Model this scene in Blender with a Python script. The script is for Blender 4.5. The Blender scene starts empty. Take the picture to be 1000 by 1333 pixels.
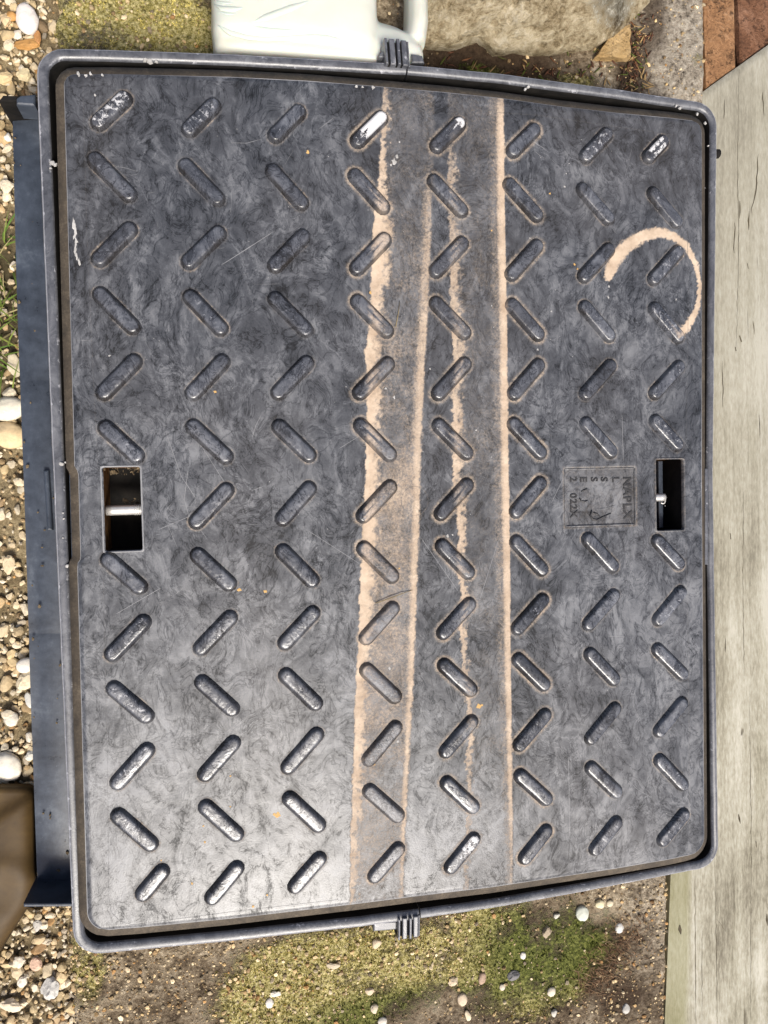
import bpy, bmesh, math, random
import numpy as np
from mathutils import Vector, Matrix, Euler

S = bpy.context.scene
C = S.collection
rnd = random.Random(7)
rng = np.random.default_rng(7)
R = math.radians

# ------------------------------------------------------------------ camera
LZ = 0.065                                    # height of the cover's top face above the slab
CAM = Vector((-0.13282777, 0.00972921, 0.53647604 + LZ))
EUL = Euler((-0.0271097, -0.20208397, -0.02377495), 'XYZ')
FPX = 1000.0
cd = bpy.data.cameras.new('camera'); cam = bpy.data.objects.new('camera', cd); C.objects.link(cam)
cam.location = CAM; cam.rotation_euler = EUL
cd.sensor_fit = 'VERTICAL'; cd.sensor_height = 36; cd.lens = 36 * FPX / 1333; cd.clip_start = .01; cd.clip_end = 100
S.camera = cam

# ------------------------------------------------------------------ light
SUN_EL, SUN_AZ = R(54), R(176)                # azimuth clockwise from +Y (top of the picture)
w = bpy.data.worlds.new('World'); S.world = w; w.use_nodes = True
nt = w.node_tree
sky = nt.nodes.new('ShaderNodeTexSky'); sky.sky_type = 'NISHITA'; sky.sun_disc = False
sky.sun_elevation = SUN_EL; sky.sun_rotation = SUN_AZ; sky.dust_density = 4.0; sky.air_density = 0.65
nt.links.new(sky.outputs[0], nt.nodes['Background'].inputs[0]); nt.nodes['Background'].inputs[1].default_value = .10
sd = bpy.data.lights.new('sun', 'SUN'); so = bpy.data.objects.new('sun', sd); C.objects.link(so)
sd.energy = 2.5; sd.angle = R(18); sd.color = (1, .95, .87)
sdir = Vector((math.sin(SUN_AZ) * math.cos(SUN_EL), math.cos(SUN_AZ) * math.cos(SUN_EL), math.sin(SUN_EL)))
so.rotation_euler = sdir.to_track_quat('Z', 'Y').to_euler()
S.view_settings.view_transform = 'Standard'; S.view_settings.look = 'None'
S.view_settings.exposure = 0.75; S.view_settings.gamma = 1
S.cycles.max_bounces = 6

# ------------------------------------------------------------------ helpers
RM = EUL.to_matrix()
def P(px, py, z=LZ):
    """place in the scene, at height z, of a measured point of the photograph"""
    d = RM @ Vector(((px - 500) / FPX, (666.5 - py) / FPX, -1))
    t = (z - CAM.z) / d.z
    return CAM + d * t
def P2(px, py, z=LZ):
    p = P(px, py, z); return (p.x, p.y)

def link(o, parent=None):
    C.objects.link(o)
    if parent: o.parent = parent
    return o
def tag(o, label=None, cat=None, group=None, kind=None):
    if label: o['label'] = label
    if cat: o['category'] = cat
    if group: o['group'] = group
    if kind: o['kind'] = kind
    return o
def empty(name, loc=(0, 0, 0)):
    o = bpy.data.objects.new(name, None); o.empty_display_size = .02; o.location = loc
    return link(o)
def mesh_obj(name, verts, faces, m, parent=None, smooth=True, attrs=None):
    me = bpy.data.meshes.new(name); me.from_pydata([tuple(v) for v in verts], [], faces)
    if parent and parent.type == 'EMPTY':
        me.transform(Matrix.Translation(-parent.location))
    me.materials.append(m)
    if smooth: me.polygons.foreach_set('use_smooth', [True] * len(me.polygons))
    for k, a in (attrs or {}).items():
        a = np.asarray(a, dtype=np.float32)
        if a.ndim == 1:
            me.attributes.new(k, 'FLOAT', 'POINT').data.foreach_set('value', a)
        else:
            if a.shape[1] == 3: a = np.concatenate([a, np.ones((len(a), 1), np.float32)], 1)
            me.attributes.new(k, 'FLOAT_COLOR', 'POINT').data.foreach_set('color', a.ravel())
    me.update()
    o = bpy.data.objects.new(name, me)
    return link(o, parent)
def sharp(o, ang=35):
    try: o.data.set_sharp_from_angle(angle=R(ang))
    except Exception: pass
    return o

class MB:
    def __init__(s): s.v = []; s.f = []; s.c = []
    def add(s, v, f, col=None):
        n = len(s.v); s.v += [tuple(p) for p in v]; s.f += [tuple(i + n for i in q) for q in f]
        if col is not None: s.c += [col] * len(v)
    def build(s, name, m, parent=None, smooth=True, **a):
        at = dict(a)
        if s.c: at['Col'] = np.array(s.c)
        return mesh_obj(name, s.v, s.f, m, parent, smooth, at)
    def prism(s, poly, z0, z1, bev=0.0):
        """vertical prism over a plan polygon (counter-clockwise), top edge optionally chamfered"""
        n = len(poly); rings = [[(x, y, z0) for x, y in poly]]
        if bev:
            rings.append([(x, y, z1 - bev) for x, y in poly])
            rings.append([(x, y, z1 - bev * .3) for x, y in inset(poly, bev * .3)])
            rings.append([(x, y, z1) for x, y in inset(poly, bev)])
        else: rings.append([(x, y, z1) for x, y in poly])
        v = [p for r in rings for p in r]; f = []
        for k in range(len(rings) - 1):
            for i in range(n):
                j = (i + 1) % n; f.append((k * n + i, k * n + j, (k + 1) * n + j, (k + 1) * n + i))
        f.append(tuple(range((len(rings) - 1) * n, len(rings) * n))); f.append(tuple(reversed(range(n))))
        s.add(v, f)
    def tube(s, pts, rad, n=6, flat=1.0):
        pts = [Vector(p) for p in pts]; v = []; f = []
        for i, p in enumerate(pts):
            t = (pts[min(i + 1, len(pts) - 1)] - pts[max(i - 1, 0)]).normalized()
            a = t.cross(Vector((0, 0, 1)))
            a = a.normalized() if a.length > 1e-4 else Vector((1, 0, 0))
            b = a.cross(t).normalized()
            r = rad[i] if hasattr(rad, '__len__') else rad
            for k in range(n):
                q = 2 * math.pi * k / n; v.append(p + a * r * math.cos(q) + b * r * flat * math.sin(q))
        for i in range(len(pts) - 1):
            for k in range(n):
                l = (k + 1) % n; f.append((i * n + k, i * n + l, (i + 1) * n + l, (i + 1) * n + k))
        f.append(tuple(reversed(range(n)))); f.append(tuple(range((len(pts) - 1) * n, len(pts) * n)))
        s.add(v, f)
def inset(poly, d):
    n = len(poly); out = []
    for i in range(n):
        a, b, c = Vector(poly[i - 1]), Vector(poly[i]), Vector(poly[(i + 1) % n])
        e, g = (b - a).normalized(), (c - b).normalized()
        n1, n2 = Vector((-e.y, e.x)), Vector((-g.y, g.x)); m = n1 + n2
        m = m / max(.3, m.dot(n1)) if m.length > 1e-6 else n1
        out.append(tuple(b + m * d))
    return out

# numpy value noise -------------------------------------------------
_tab = rng.random((256, 256))
def vnoise(x, y):
    xi = np.floor(x).astype(int); yi = np.floor(y).astype(int); u = x - xi; v = y - yi
    u = u * u * (3 - 2 * u); v = v * v * (3 - 2 * v)
    a = _tab[xi % 256, yi % 256]; b = _tab[(xi + 1) % 256, yi % 256]
    c = _tab[xi % 256, (yi + 1) % 256]; d = _tab[(xi + 1) % 256, (yi + 1) % 256]
    return (a * (1 - u) + b * u) * (1 - v) + (c * (1 - u) + d * u) * v
def fbm(x, y, s, o=5, g=.55):
    x = np.asarray(x, float); y = np.asarray(y, float); r = 0; a = 1; t = 0
    for k in range(o):
        r = r + a * vnoise(x * s + 17.3 * k, y * s + 41.7 * k); t += a; a *= g; s *= 2.03
    return r / t
def sstep(a, b, x):
    t = np.clip((np.asarray(x, float) - a) / (b - a), 0, 1); return t * t * (3 - 2 * t)

# ------------------------------------------------------------------ materials
class NT:
    def __init__(s, name):
        s.m = bpy.data.materials.new(name); s.m.use_nodes = True; s.t = s.m.node_tree
        s.b = s.t.nodes['Principled BSDF']; s.co = s.n('ShaderNodeTexCoord').outputs['Object']
    def n(s, t, **k):
        x = s.t.nodes.new(t)
        for a, b in k.items(): setattr(x, a, b)
        return x
    def put(s, sock, v):
        if isinstance(v, bpy.types.NodeSocket): s.t.links.new(v, sock)
        elif isinstance(v, (tuple, list)) and len(v) == 3 and sock.type == 'RGBA': sock.default_value = (*v, 1)
        else: sock.default_value = v
    def noise(s, scale, detail=6, rough=.6, dist=0, vec=None, norm=True, out=0):
        x = s.n('ShaderNodeTexNoise'); x.inputs['Scale'].default_value = scale; x.inputs['Detail'].default_value = detail
        x.inputs['Roughness'].default_value = rough; x.inputs['Distortion'].default_value = dist
        s.put(x.inputs['Vector'], vec or s.co); return x.outputs[out]
    def vor(s, scale, vec=None, feature='F1', out='Distance'):
        x = s.n('ShaderNodeTexVoronoi', feature=feature); x.inputs['Scale'].default_value = scale
        s.put(x.inputs['Vector'], vec or s.co); return x.outputs[out]
    def map(s, scale, loc=(0, 0, 0), rot=(0, 0, 0)):
        x = s.n('ShaderNodeMapping'); x.inputs['Scale'].default_value = scale; x.inputs['Location'].default_value = loc
        x.inputs['Rotation'].default_value = rot; s.put(x.inputs[0], s.co); return x.outputs[0]
    def ramp(s, v, stops):
        x = s.n('ShaderNodeValToRGB'); e = x.color_ramp.elements
        while len(e) < len(stops): e.new(.5)
        for i, (p, c) in enumerate(stops):
            e[i].position = p; e[i].color = (*c, 1) if isinstance(c, tuple) else (c, c, c, 1)
        s.put(x.inputs[0], v); return x.outputs[0]
    def mix(s, f, a, b, mode='MIX'):
        x = s.n('ShaderNodeMix', data_type='RGBA', blend_type=mode)
        s.put(x.inputs['Factor'], f); s.put(x.inputs['A'], a); s.put(x.inputs['B'], b); return x.outputs['Result']
    def math(s, op, a, b=0.0, clamp=False):
        x = s.n('ShaderNodeMath', operation=op, use_clamp=clamp); s.put(x.inputs[0], a); s.put(x.inputs[1], b); return x.outputs[0]
    def attr(s, name, out='Fac'): return s.n('ShaderNodeAttribute', attribute_name=name).outputs[out]
    def bump(s, h, strength=.3, dist=.001, normal=None):
        x = s.n('ShaderNodeBump'); x.inputs['Strength'].default_value = strength; x.inputs['Distance'].default_value = dist
        s.put(x.inputs['Height'], h)
        if normal: s.put(x.inputs['Normal'], normal)
        return x.outputs[0]
    def fin(s, col, rough=.6, normal=None, **k):
        s.put(s.b.inputs['Base Color'], col); s.put(s.b.inputs['Roughness'], rough)
        if normal: s.put(s.b.inputs['Normal'], normal)
        for a, b in k.items(): s.put(s.b.inputs[a.replace('_', ' ')], b)
        return s.m

def plastic_nodes(a, dirtmix=True):
    """weathered black moulded plastic: marbled flow lines, chalky wisps, dust"""
    wob = a.mix(.06, a.co, a.noise(7, 4, .55, 0, out=1), 'ADD')
    wob2 = a.mix(.05, a.co, a.noise(11, 4, .55, 0, a.map((1, 1, 1), (5, 5, 5)), out=1), 'ADD')
    def flow(vec, scale, sx, rot, det, dist):      # streaks drawn out along the warped flow
        mp = a.n('ShaderNodeMapping'); mp.inputs['Scale'].default_value = (sx, 1, 1); mp.inputs['Rotation'].default_value = (0, 0, R(rot))
        a.put(mp.inputs[0], vec); return a.noise(scale, det, .64, dist, mp.outputs[0])
    big = a.noise(13, 4, .6, 1.2)
    swirl = flow(wob, 25, 1.6, 35, 9, 1.9)
    fine = flow(wob2, 75, 1.4, -40, 7, 1.3)
    grit = a.noise(900, 3, .7)
    def line(x, c, w1, w2):                        # thin line where a noise crosses a level
        return a.ramp(a.math('ABSOLUTE', a.math('SUBTRACT', x, c)), [(0, 1.0), (w1, .5), (w2, 0.0)])
    brk = a.ramp(a.noise(19, 4, .6, .5, a.map((1, 1, 1), (8, 2, 4))), [(.44, 0.0), (.60, 1.0)])
    wisp = a.math('MULTIPLY', line(flow(wob2, 34, 1.4, 60, 7, 2.2), .52, .010, .035), brk)
    dark = line(flow(wob, 36, 1.6, 10, 4, 1.5), .49, .007, .035)
    hair = line(flow(wob, 120, 1.5, 75, 5, 2.6), .5, .008, .022)
    v = a.math('MULTIPLY', swirl, .58)
    v = a.math('ADD', v, a.math('MULTIPLY', fine, .28))
    v = a.math('ADD', v, a.math('MULTIPLY', big, .30))
    v = a.math('ADD', v, a.math('MULTIPLY', a.math('SUBTRACT', grit, .5), .13))
    v = a.math('ADD', v, a.math('MULTIPLY', wisp, .12))
    v = a.math('ADD', v, a.math('MULTIPLY', hair, .015))
    v = a.math('SUBTRACT', v, a.math('MULTIPLY', dark, .15))
    brk2 = a.ramp(a.noise(12, 3, .6, .5, a.map((1, 1, 1), (2, 9, 4))), [(.46, 0.0), (.58, 1.0)])
    crk = a.math('MULTIPLY', line(flow(wob2, 15, 1.5, -25, 6, 1.8), .5, .005, .026), brk2)
    v = a.math('SUBTRACT', v, a.math('MULTIPLY', crk, .16))
    v = a.math('ADD', v, a.math('MULTIPLY', a.math('SUBTRACT', a.noise(5.5, 3, .55, .8, a.map((1, 1, 1), (1, 6, 2))), .5), .22))
    return v, swirl, fine, grit

def m_lid(name, bar=False):
    a = NT(name)
    v, swirl, fine, grit = plastic_nodes(a)
    col = a.ramp(v, [(.35, (.0085, .0092, .0105)), (.48, (.033, .0352, .0400)), (.59, (.063, .066, .073)), (.75, (.165, .169, .176))])
    # faint brown dust film, patchy
    film = a.ramp(a.noise(7, 3, .5, .6, a.map((1, .6, 1), (4, 2, 9))), [(.42, 0.0), (.66, .30)])
    col = a.mix(film, col, a.mix(.5, col, (.115, .098, .082)))
    sand = a.attr('sand')
    sn = a.math('ADD', a.math('MULTIPLY', a.noise(520, 5, .8), 1.5), a.math('MULTIPLY', a.noise(90, 4, .6, .8), .5))
    sm = a.math('ADD', a.math('MULTIPLY', sand, 1.15), a.math('MULTIPLY', a.math('SUBTRACT', sn, 1.0), a.ramp(sand, [(0, 0.0), (.25, 1.0)])))
    smask = a.ramp(sm, [(.04, 0.0), (.55, .5), (1.05, .93)])
    scol = a.ramp(a.noise(60, 5, .7), [(.3, (.40, .295, .205)), (.7, (.68, .54, .40))])
    scol = a.mix(a.ramp(smask, [(.15, 0.0), (.6, 1.0)]), (.235, .205, .175), scol)
    col = a.mix(smask, col, scol)
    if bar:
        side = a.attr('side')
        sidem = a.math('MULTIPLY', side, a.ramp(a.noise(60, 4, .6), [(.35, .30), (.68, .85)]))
        col = a.mix(sidem, col, (.018, .0135, .009))  # bar sides darkened: brown grime plus shade put into the colour
        sc = a.noise(330, 4, .75, .5, a.map((1.0, 1.0, 1), (0, 0, 0), (0, 0, R(33))))
        sct = a.math('SUBTRACT', a.math('ADD', a.math('MULTIPLY', a.attr('scuff_glint'), .36), sc), .74)
        wear_glint = a.ramp(sct, [(0, 0.0), (.07, 1.0)])
        topm = a.math('SUBTRACT', 1.0, side, True)
        col = a.mix(a.math('MULTIPLY', wear_glint, topm), a.mix(1.0, col, (1.0, 1.02, 1.08), 'MULTIPLY'), a.mix(a.ramp(a.attr('scuff_glint'), [(.3, 0.0), (.8, 1.0)]), (.20, .205, .225), (.64, .63, .62)))  # white scuffs, plus bluish flecks painted as glints on the bar tops
    rough = a.ramp(v, [(.35, .20 if bar else .42), (.50, .25 if bar else .35), (.75, .38 if bar else .46)])
    rough = a.mix(smask, rough, (.9, .9, .9))
    h = a.math('ADD', a.math('MULTIPLY', fine, .40), a.math('MULTIPLY', grit, .30))
    h = a.math('ADD', h, a.math('MULTIPLY', smask, .5))
    h = a.math('ADD', h, a.math('MULTIPLY', a.noise(100, 3, .55, 1.0), .8)) if bar else h
    if bar: h = a.math('SUBTRACT', h, a.math('MULTIPLY', grit, .2))
    nrm = a.bump(h, .5 if bar else .36, .0011 if bar else .0007)
    return a.fin(col, rough, nrm, Specular_IOR_Level=a.mix(smask, a.ramp(v, [(.40, .30), (.52, .62), (.64, .90)]), (.2, .2, .2)))
M = {}
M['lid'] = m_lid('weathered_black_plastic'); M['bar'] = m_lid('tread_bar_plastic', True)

def m_rim():
    a = NT('rim_plastic')
    v, swirl, fine, grit = plastic_nodes(a)
    col = a.ramp(v, [(.34, (.039, .041, .047)), (.55, (.081, .084, .094)), (.80, (.178, .182, .194))])
    ch = a.noise(140, 5, .75, .4, a.map((1, 1, 1), (5, 1, 2)))
    col = a.mix(a.ramp(a.attr('edge'), [(.75, 0.0), (1.0, .55)]), col, (.40, .40, .42))  # pale outer edge: wear plus a highlight put into the colour
    chm = a.ramp(a.math('ADD', ch, a.math('MULTIPLY', a.attr('edge'), .17)), [(.71, 0.0), (.78, .8)])
    col = a.mix(chm, col, (.42, .42, .44))
    h = a.math('ADD', a.math('MULTIPLY', fine, .6), a.math('MULTIPLY', grit, .4))
    return a.fin(col, a.ramp(v, [(.3, .28), (.75, .45)]), a.bump(h, .3, .0006), Specular_IOR_Level=.7)
M['rim'] = m_rim()
def m_grime():
    a = NT('grimy_plastic_side')
    n1 = a.noise(70, 6, .7, .5); n2 = a.noise(600, 4, .7)
    col = a.ramp(a.math('ADD', a.math('MULTIPLY', n1, .6), a.math('MULTIPLY', n2, .4)), [(.32, (.026, .020, .014)), (.52, (.070, .054, .036)), (.72, (.15, .118, .08))])
    return a.fin(col, .75, a.bump(n2, .5, .0006))
M['grime'] = m_grime()
def m_simple(name, c0, c1, rough, scale=80, bump=.2, det=6, **k):
    a = NT(name); n1 = a.noise(scale, det, .65, .6)
    return a.fin(a.ramp(n1, [(.3, c0), (.7, c1)]), rough, a.bump(a.noise(scale * 5, 4, .7), bump, .0006), **k)
M['dark'] = m_simple('black_plastic_and_gap_shade', (.006, .006, .006), (.018, .016, .014), .9, Specular_IOR_Level=.15)
M['deep'] = m_simple('shade_black_bottom', (.0015, .001, .0007), (.009, .005, .002), .9, 90, Specular_IOR_Level=.05)  # pocket floor: shade of the deep hole put into a near-black colour
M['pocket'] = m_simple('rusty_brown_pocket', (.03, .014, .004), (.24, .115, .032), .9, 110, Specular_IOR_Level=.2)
M['soilpocket'] = m_simple('dirt_in_pocket', (.05, .035, .018), (.22, .16, .09), .9, 300, .8)
M['steel'] = m_simple('bright_steel', (.62, .60, .56), (.86, .84, .80), .42, 60, .1, Metallic=.6)
M['letter'] = m_simple('grimy_raised_lettering', (.016, .015, .015), (.035, .034, .034), .5)
M['scratch'] = m_simple('pale_scratch_and_highlight', (.17, .17, .175), (.30, .30, .30), .6)
M['fleck'] = m_simple('pale_paint_fleck', (.30, .29, .27), (.52, .50, .47), .8)
M['ochre'] = m_simple('ochre_speck', (.42, .24, .07), (.60, .38, .14), .7)
M['stalk'] = m_simple('dry_stalk', (.10, .075, .04), (.30, .23, .11), .8)
def m_flange():
    a = NT('smooth_blue_black_plastic')
    n1 = a.noise(22, 5, .6, .8); n2 = a.noise(130, 6, .75)
    v = a.math('ADD', a.math('MULTIPLY', n1, .6), a.math('MULTIPLY', n2, .4))
    col = a.ramp(v, [(.34, (.019, .023, .030)), (.55, (.050, .061, .080)), (.72, (.12, .14, .165))])
    sp = a.ramp(a.noise(500, 3, .8), [(.68, 0.0), (.76, .5)])
    col = a.mix(sp, col, (.22, .24, .27))
    return a.fin(col, a.ramp(v, [(.3, .24), (.7, .40)]), a.bump(n2, .25, .0005))
M['flange'] = m_flange()

def m_stone(name='stone_by_attribute'):
    a = NT(name); c = a.mix(1.0, a.attr('Col', 'Color'), (1.0, .955, .875), 'MULTIPLY')
    n1 = a.noise(180, 6, .7, .4)
    col = a.mix(1.0, c, a.ramp(n1, [(.25, .70), (.55, 1.05), (.8, 1.2)]), 'MULTIPLY')
    return a.fin(col, .72, a.bump(a.noise(700, 4, .7), .35, .0006))
M['stone'] = m_stone()
def m_leafy():
    a = NT('plant_by_attribute'); c = a.attr('Col', 'Color')
    return a.fin(a.mix(1.0, c, a.ramp(a.noise(200, 3, .6), [(.25, .6), (.7, 1.1)]), 'MULTIPLY'), .65, Specular_IOR_Level=.3)
M['plant'] = m_leafy()
def m_concrete():
    a = NT('mossy_concrete')
    n1 = a.noise(35, 7, .7); n2 = a.noise(260, 6, .75); vs = a.vor(330, out='Color')
    base = a.ramp(a.math('ADD', a.math('MULTIPLY', n1, .45), a.math('MULTIPLY', n2, .55)),
                  [(.39, (.05, .034, .019)), (.475, (.20, .15, .093)), (.56, (.42, .34, .23)), (.65, (.74, .65, .49))])
    pale = a.ramp(a.math('ADD', a.math('MULTIPLY', n1, .35), a.math('MULTIPLY', n2, .65)),
                  [(.38, (.05, .04, .03)), (.47, (.30, .255, .195)), (.60, (.55, .49, .395))])
    base = a.mix(a.attr('pale'), base, pale)
    base = a.mix(a.math('MULTIPLY', a.attr('dirt'), .97), base, a.ramp(n2, [(.3, (.020, .012, .006)), (.7, (.085, .052, .030))]))
    mo = a.ramp(a.math('ADD', a.math('MULTIPLY', a.attr('moss'), 1.0), a.math('MULTIPLY', a.math('SUBTRACT', a.math('ADD', a.math('MULTIPLY', n2, .6), a.math('MULTIPLY', n1, .5)), .55), 1.9)),
                [(.36, 0.0), (.62, .95)])
    mcol = a.ramp(a.noise(420, 5, .75), [(.32, (.05, .042, .009)), (.46, (.28, .24, .065)), (.60, (.66, .57, .27))])
    lush = a.ramp(a.noise(420, 5, .75), [(.30, (.016, .024, .003)), (.50, (.070, .095, .009)), (.68, (.24, .26, .04))])
    mcol = a.mix(a.attr('lush'), mcol, lush)
    col = a.mix(mo, base, mcol)
    h = a.math('ADD', n2, a.math('MULTIPLY', mo, .5))
    return a.fin(col, .95, a.bump(h, 1.0, .0035), Specular_IOR_Level=.25)
M['concrete'] = m_concrete()
def m_soil():
    a = NT('sandy_soil'); n1 = a.noise(60, 6, .7); n2 = a.noise(500, 5, .75)
    v = a.math('ADD', a.math('MULTIPLY', n1, .5), a.math('MULTIPLY', n2, .5))
    col = a.ramp(v, [(.3, (.06, .043, .022)), (.48, (.19, .145, .08)), (.62, (.36, .29, .17)), (.75, (.5, .43, .29))])
    col = a.mix(a.math('MULTIPLY', a.attr('dirt'), .8), col, (.035, .03, .014))
    return a.fin(col, .95, a.bump(v, .9, .003), Specular_IOR_Level=.2)
M['soil'] = m_soil()
def m_wood():
    a = NT('weathered_pale_timber')
    g1 = a.noise(16, 8, .65, .5, a.map((1, .045, 1))); g2 = a.noise(110, 6, .7, .3, a.map((1, .03, 1), (2, 1, 0)))
    blot = a.noise(14, 5, .6, .4, a.map((1, .5, 1), (7, 3, 0))); f = a.noise(500, 4, .7, 0, a.map((1, .25, 1)))
    v = a.math('ADD', a.math('ADD', a.math('MULTIPLY', g1, .28), a.math('MULTIPLY', g2, .26)), a.math('ADD', a.math('MULTIPLY', blot, .36), a.math('MULTIPLY', f, .28)))
    col = a.ramp(v, [(.45, (.075, .062, .04)), (.52, (.20, .178, .125)), (.585, (.35, .325, .245)), (.68, (.55, .525, .435))])
    green = a.ramp(a.math('ADD', a.attr('moss'), a.math('MULTIPLY', a.math('SUBTRACT', a.noise(20, 5, .65, .3, a.map((1, .15, 1), (3, 3, 0))), .5), 1.1)), [(.2, 0.0), (.95, .85)])
    col = a.mix(green, col, a.mix(.68, col, (.20, .19, .06)))
    col = a.mix(a.math('MULTIPLY', a.attr('grey'), .8), col, a.mix(.7, col, (.27, .255, .205)))
    cr = a.ramp(a.noise(42, 6, .7, .6, a.map((1, .05, 1), (11, 5, 0))), [(.655, 0.0), (.69, .8)])
    cr2 = a.ramp(a.noise(75, 3, .6, .3, a.map((1, .22, 1), (1, 15, 0))), [(.735, 0.0), (.76, .85)])
    crm = a.math('MAXIMUM', cr, cr2)
    col = a.mix(crm, col, (.07, .055, .03))
    h = a.math('SUBTRACT', a.math('ADD', a.math('MULTIPLY', g2, .8), a.math('MULTIPLY', f, .4)), a.math('MULTIPLY', crm, 1.0))
    return a.fin(col, .85, a.bump(h, .6, .0016), Specular_IOR_Level=.25)
M['wood'] = m_wood()
def m_rock():
    a = NT('buff_sandstone'); n1 = a.noise(18, 8, .68, .6, a.map((1, 1.7, 1.5))); n2 = a.noise(170, 7, .75, .3)
    v = a.math('ADD', a.math('MULTIPLY', n1, .5), a.math('MULTIPLY', n2, .5))
    col = a.ramp(v, [(.37, (.08, .055, .027)), (.45, (.30, .235, .135)), (.54, (.55, .465, .31)), (.66, (.74, .67, .52))])
    lich = a.ramp(a.math('ADD', a.math('MULTIPLY', a.attr('lichen'), .45), n2), [(.68, 0.0), (.92, .7)])
    col = a.mix(lich, col, a.ramp(n2, [(.42, (.055, .06, .055)), (.55, (.20, .20, .17)), (.66, (.55, .54, .48))]))
    return a.fin(col, .95, a.bump(v, 1.0, .011), Specular_IOR_Level=.2)
M['rock'] = m_rock()
def m_brick(name, c0, c1, c2):
    a = NT(name); n1 = a.noise(28, 7, .7, .6); n2 = a.noise(320, 5, .75)
    v = a.math('ADD', a.math('MULTIPLY', n1, .6), a.math('MULTIPLY', n2, .4))
    col = a.ramp(v, [(.33, c0), (.5, c1), (.68, c2)])
    pit = a.ramp(a.noise(150, 5, .75), [(.56, 0.0), (.66, .75)])
    col = a.mix(pit, col, c0)
    return a.fin(col, .9, a.bump(a.math('SUBTRACT', v, a.math('MULTIPLY', pit, .3)), 1.0, .006), Specular_IOR_Level=.2)
M['brick'] = m_brick('orange_brick', (.11, .055, .028), (.34, .18, .085), (.50, .31, .18))
M['redbrick'] = m_brick('red_brown_brick', (.05, .024, .015), (.18, .085, .045), (.33, .18, .11))
M['tile'] = m_brick('ochre_fragment', (.30, .18, .07), (.46, .31, .14), (.55, .40, .22))
def m_jug():
    a = NT('milky_plastic'); n1 = a.noise(20, 5, .6, .5)
    col = a.ramp(n1, [(.3, (.56, .57, .485)), (.7, (.65, .655, .575))])
    return a.fin(col, .36, a.bump(a.noise(120, 3, .6), .06, .0006), Subsurface_Weight=.25, Subsurface_Scale=.01)
M['jug'] = m_jug()
def m_sack():
    a = NT('brown_glossy_sheet'); n1 = a.noise(16, 5, .6, .6); n2 = a.noise(200, 5, .7)
    col = a.ramp(a.math('ADD', a.math('MULTIPLY', n1, .8), a.math('MULTIPLY', n2, .2)), [(.3, (.035, .019, .005)), (.55, (.085, .050, .014)), (.75, (.16, .105, .04))])
    return a.fin(col, .62, a.bump(n2, .15, .0006), Specular_IOR_Level=.35)
M['sack'] = m_sack()

# ------------------------------------------------------------------ THE LID
lid = empty('tread_hatch', (0, 0, LZ))
tag(lid, 'black plastic inspection cover lid with raised diagonal tread bars and sandy streaks', 'cover lid')

leftp = [P2(84, 115), P2(99, 660), P2(114, 1185)]
rightp = [P2(914, 195), P2(914, 640), P2(917, 1080)]
topp = [P2(*p) for p in [(85, 95), (300, 100), (400, 105), (500, 113), (580, 120), (655, 128), (730, 138.5), (805, 147), (880, 154), (914, 158)]]
botp = [P2(*p) for p in [(114, 1214), (300, 1196), (462, 1177), (540, 1167), (640, 1155), (800, 1131), (917, 1111)]]
def pl(pts, ax):
    p = sorted(pts, key=lambda q: q[ax]); k = [q[ax] for q in p]; v = [q[1 - ax] for q in p]
    return lambda t: np.interp(t, k, v)
xl, xr, yt, yb = pl(leftp, 1), pl(rightp, 1), pl(topp, 0), pl(botp, 0)
XL = float(np.mean([p[0] for p in leftp])); XR = float(np.mean([p[0] for p in rightp]))
YT = max(p[1] for p in topp); YB = min(p[1] for p in botp)
def rect(px0, py0, px1, py1, z=LZ):
    a = P2(px0, py0, z); b = P2(px1, py1, z); c = P2(px0, py1, z); d = P2(px1, py0, z)
    return ((a[0] + c[0]) / 2, (c[1] + b[1]) / 2, (b[0] + d[0]) / 2, (a[1] + d[1]) / 2)
HOLE = [rect(133.5, 607, 185, 718), rect(853.5, 597, 891, 691)]
EMB = rect(736, 610, 827, 684)
NOTCH = (P2(98, 735)[1], P2(98, 607)[1])
def lines(a, b, step, fixed):
    k = sorted([a, b] + list(fixed)); out = []
    for p, q in zip(k, k[1:]):
        n = max(1, round((q - p) / step)); out += [p + (q - p) * i / n for i in range(n)]
    return np.array(out + [b])
ST = .0009
gx = lines(XL, XR, ST, [HOLE[0][0], HOLE[0][2], HOLE[1][0], HOLE[1][2], EMB[0], EMB[2]])
gy = lines(YB, YT, ST, [HOLE[0][1], HOLE[0][3], HOLE[1][1], HOLE[1][3], EMB[1], EMB[3]])
nx, ny = len(gx), len(gy)
GX, GY = np.meshgrid(gx, gy, indexing='ij')
half = (YT - YB) / 2; ymid = (YT + YB) / 2
def lidmap(X, Y):
    s = sstep(.28, 1.0, np.abs(Y - ymid) / half)
    tgt = np.where(Y > ymid, yt(X) - YT, yb(X) - YB)
    y = Y + tgt * s
    d = np.minimum(YT - Y, Y - YB); RC = np.where(Y > ymid, .0080, .0135)
    ins = np.where(d < RC, RC - np.sqrt(np.maximum(0, RC * RC - (RC - d) ** 2)), 0)
    wl = 1 - sstep(0, .035, X - XL); wr = 1 - sstep(0, .035, XR - X)
    notch = .0022 * sstep(NOTCH[0], NOTCH[0] + .004, y) * (1 - sstep(NOTCH[1] - .004, NOTCH[1], y))
    x = X + (xl(y) - XL + ins + notch) * wl + (xr(y) - XR - ins) * wr
    return x, y
LXc, LYc = lidmap(GX, GY)

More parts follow.
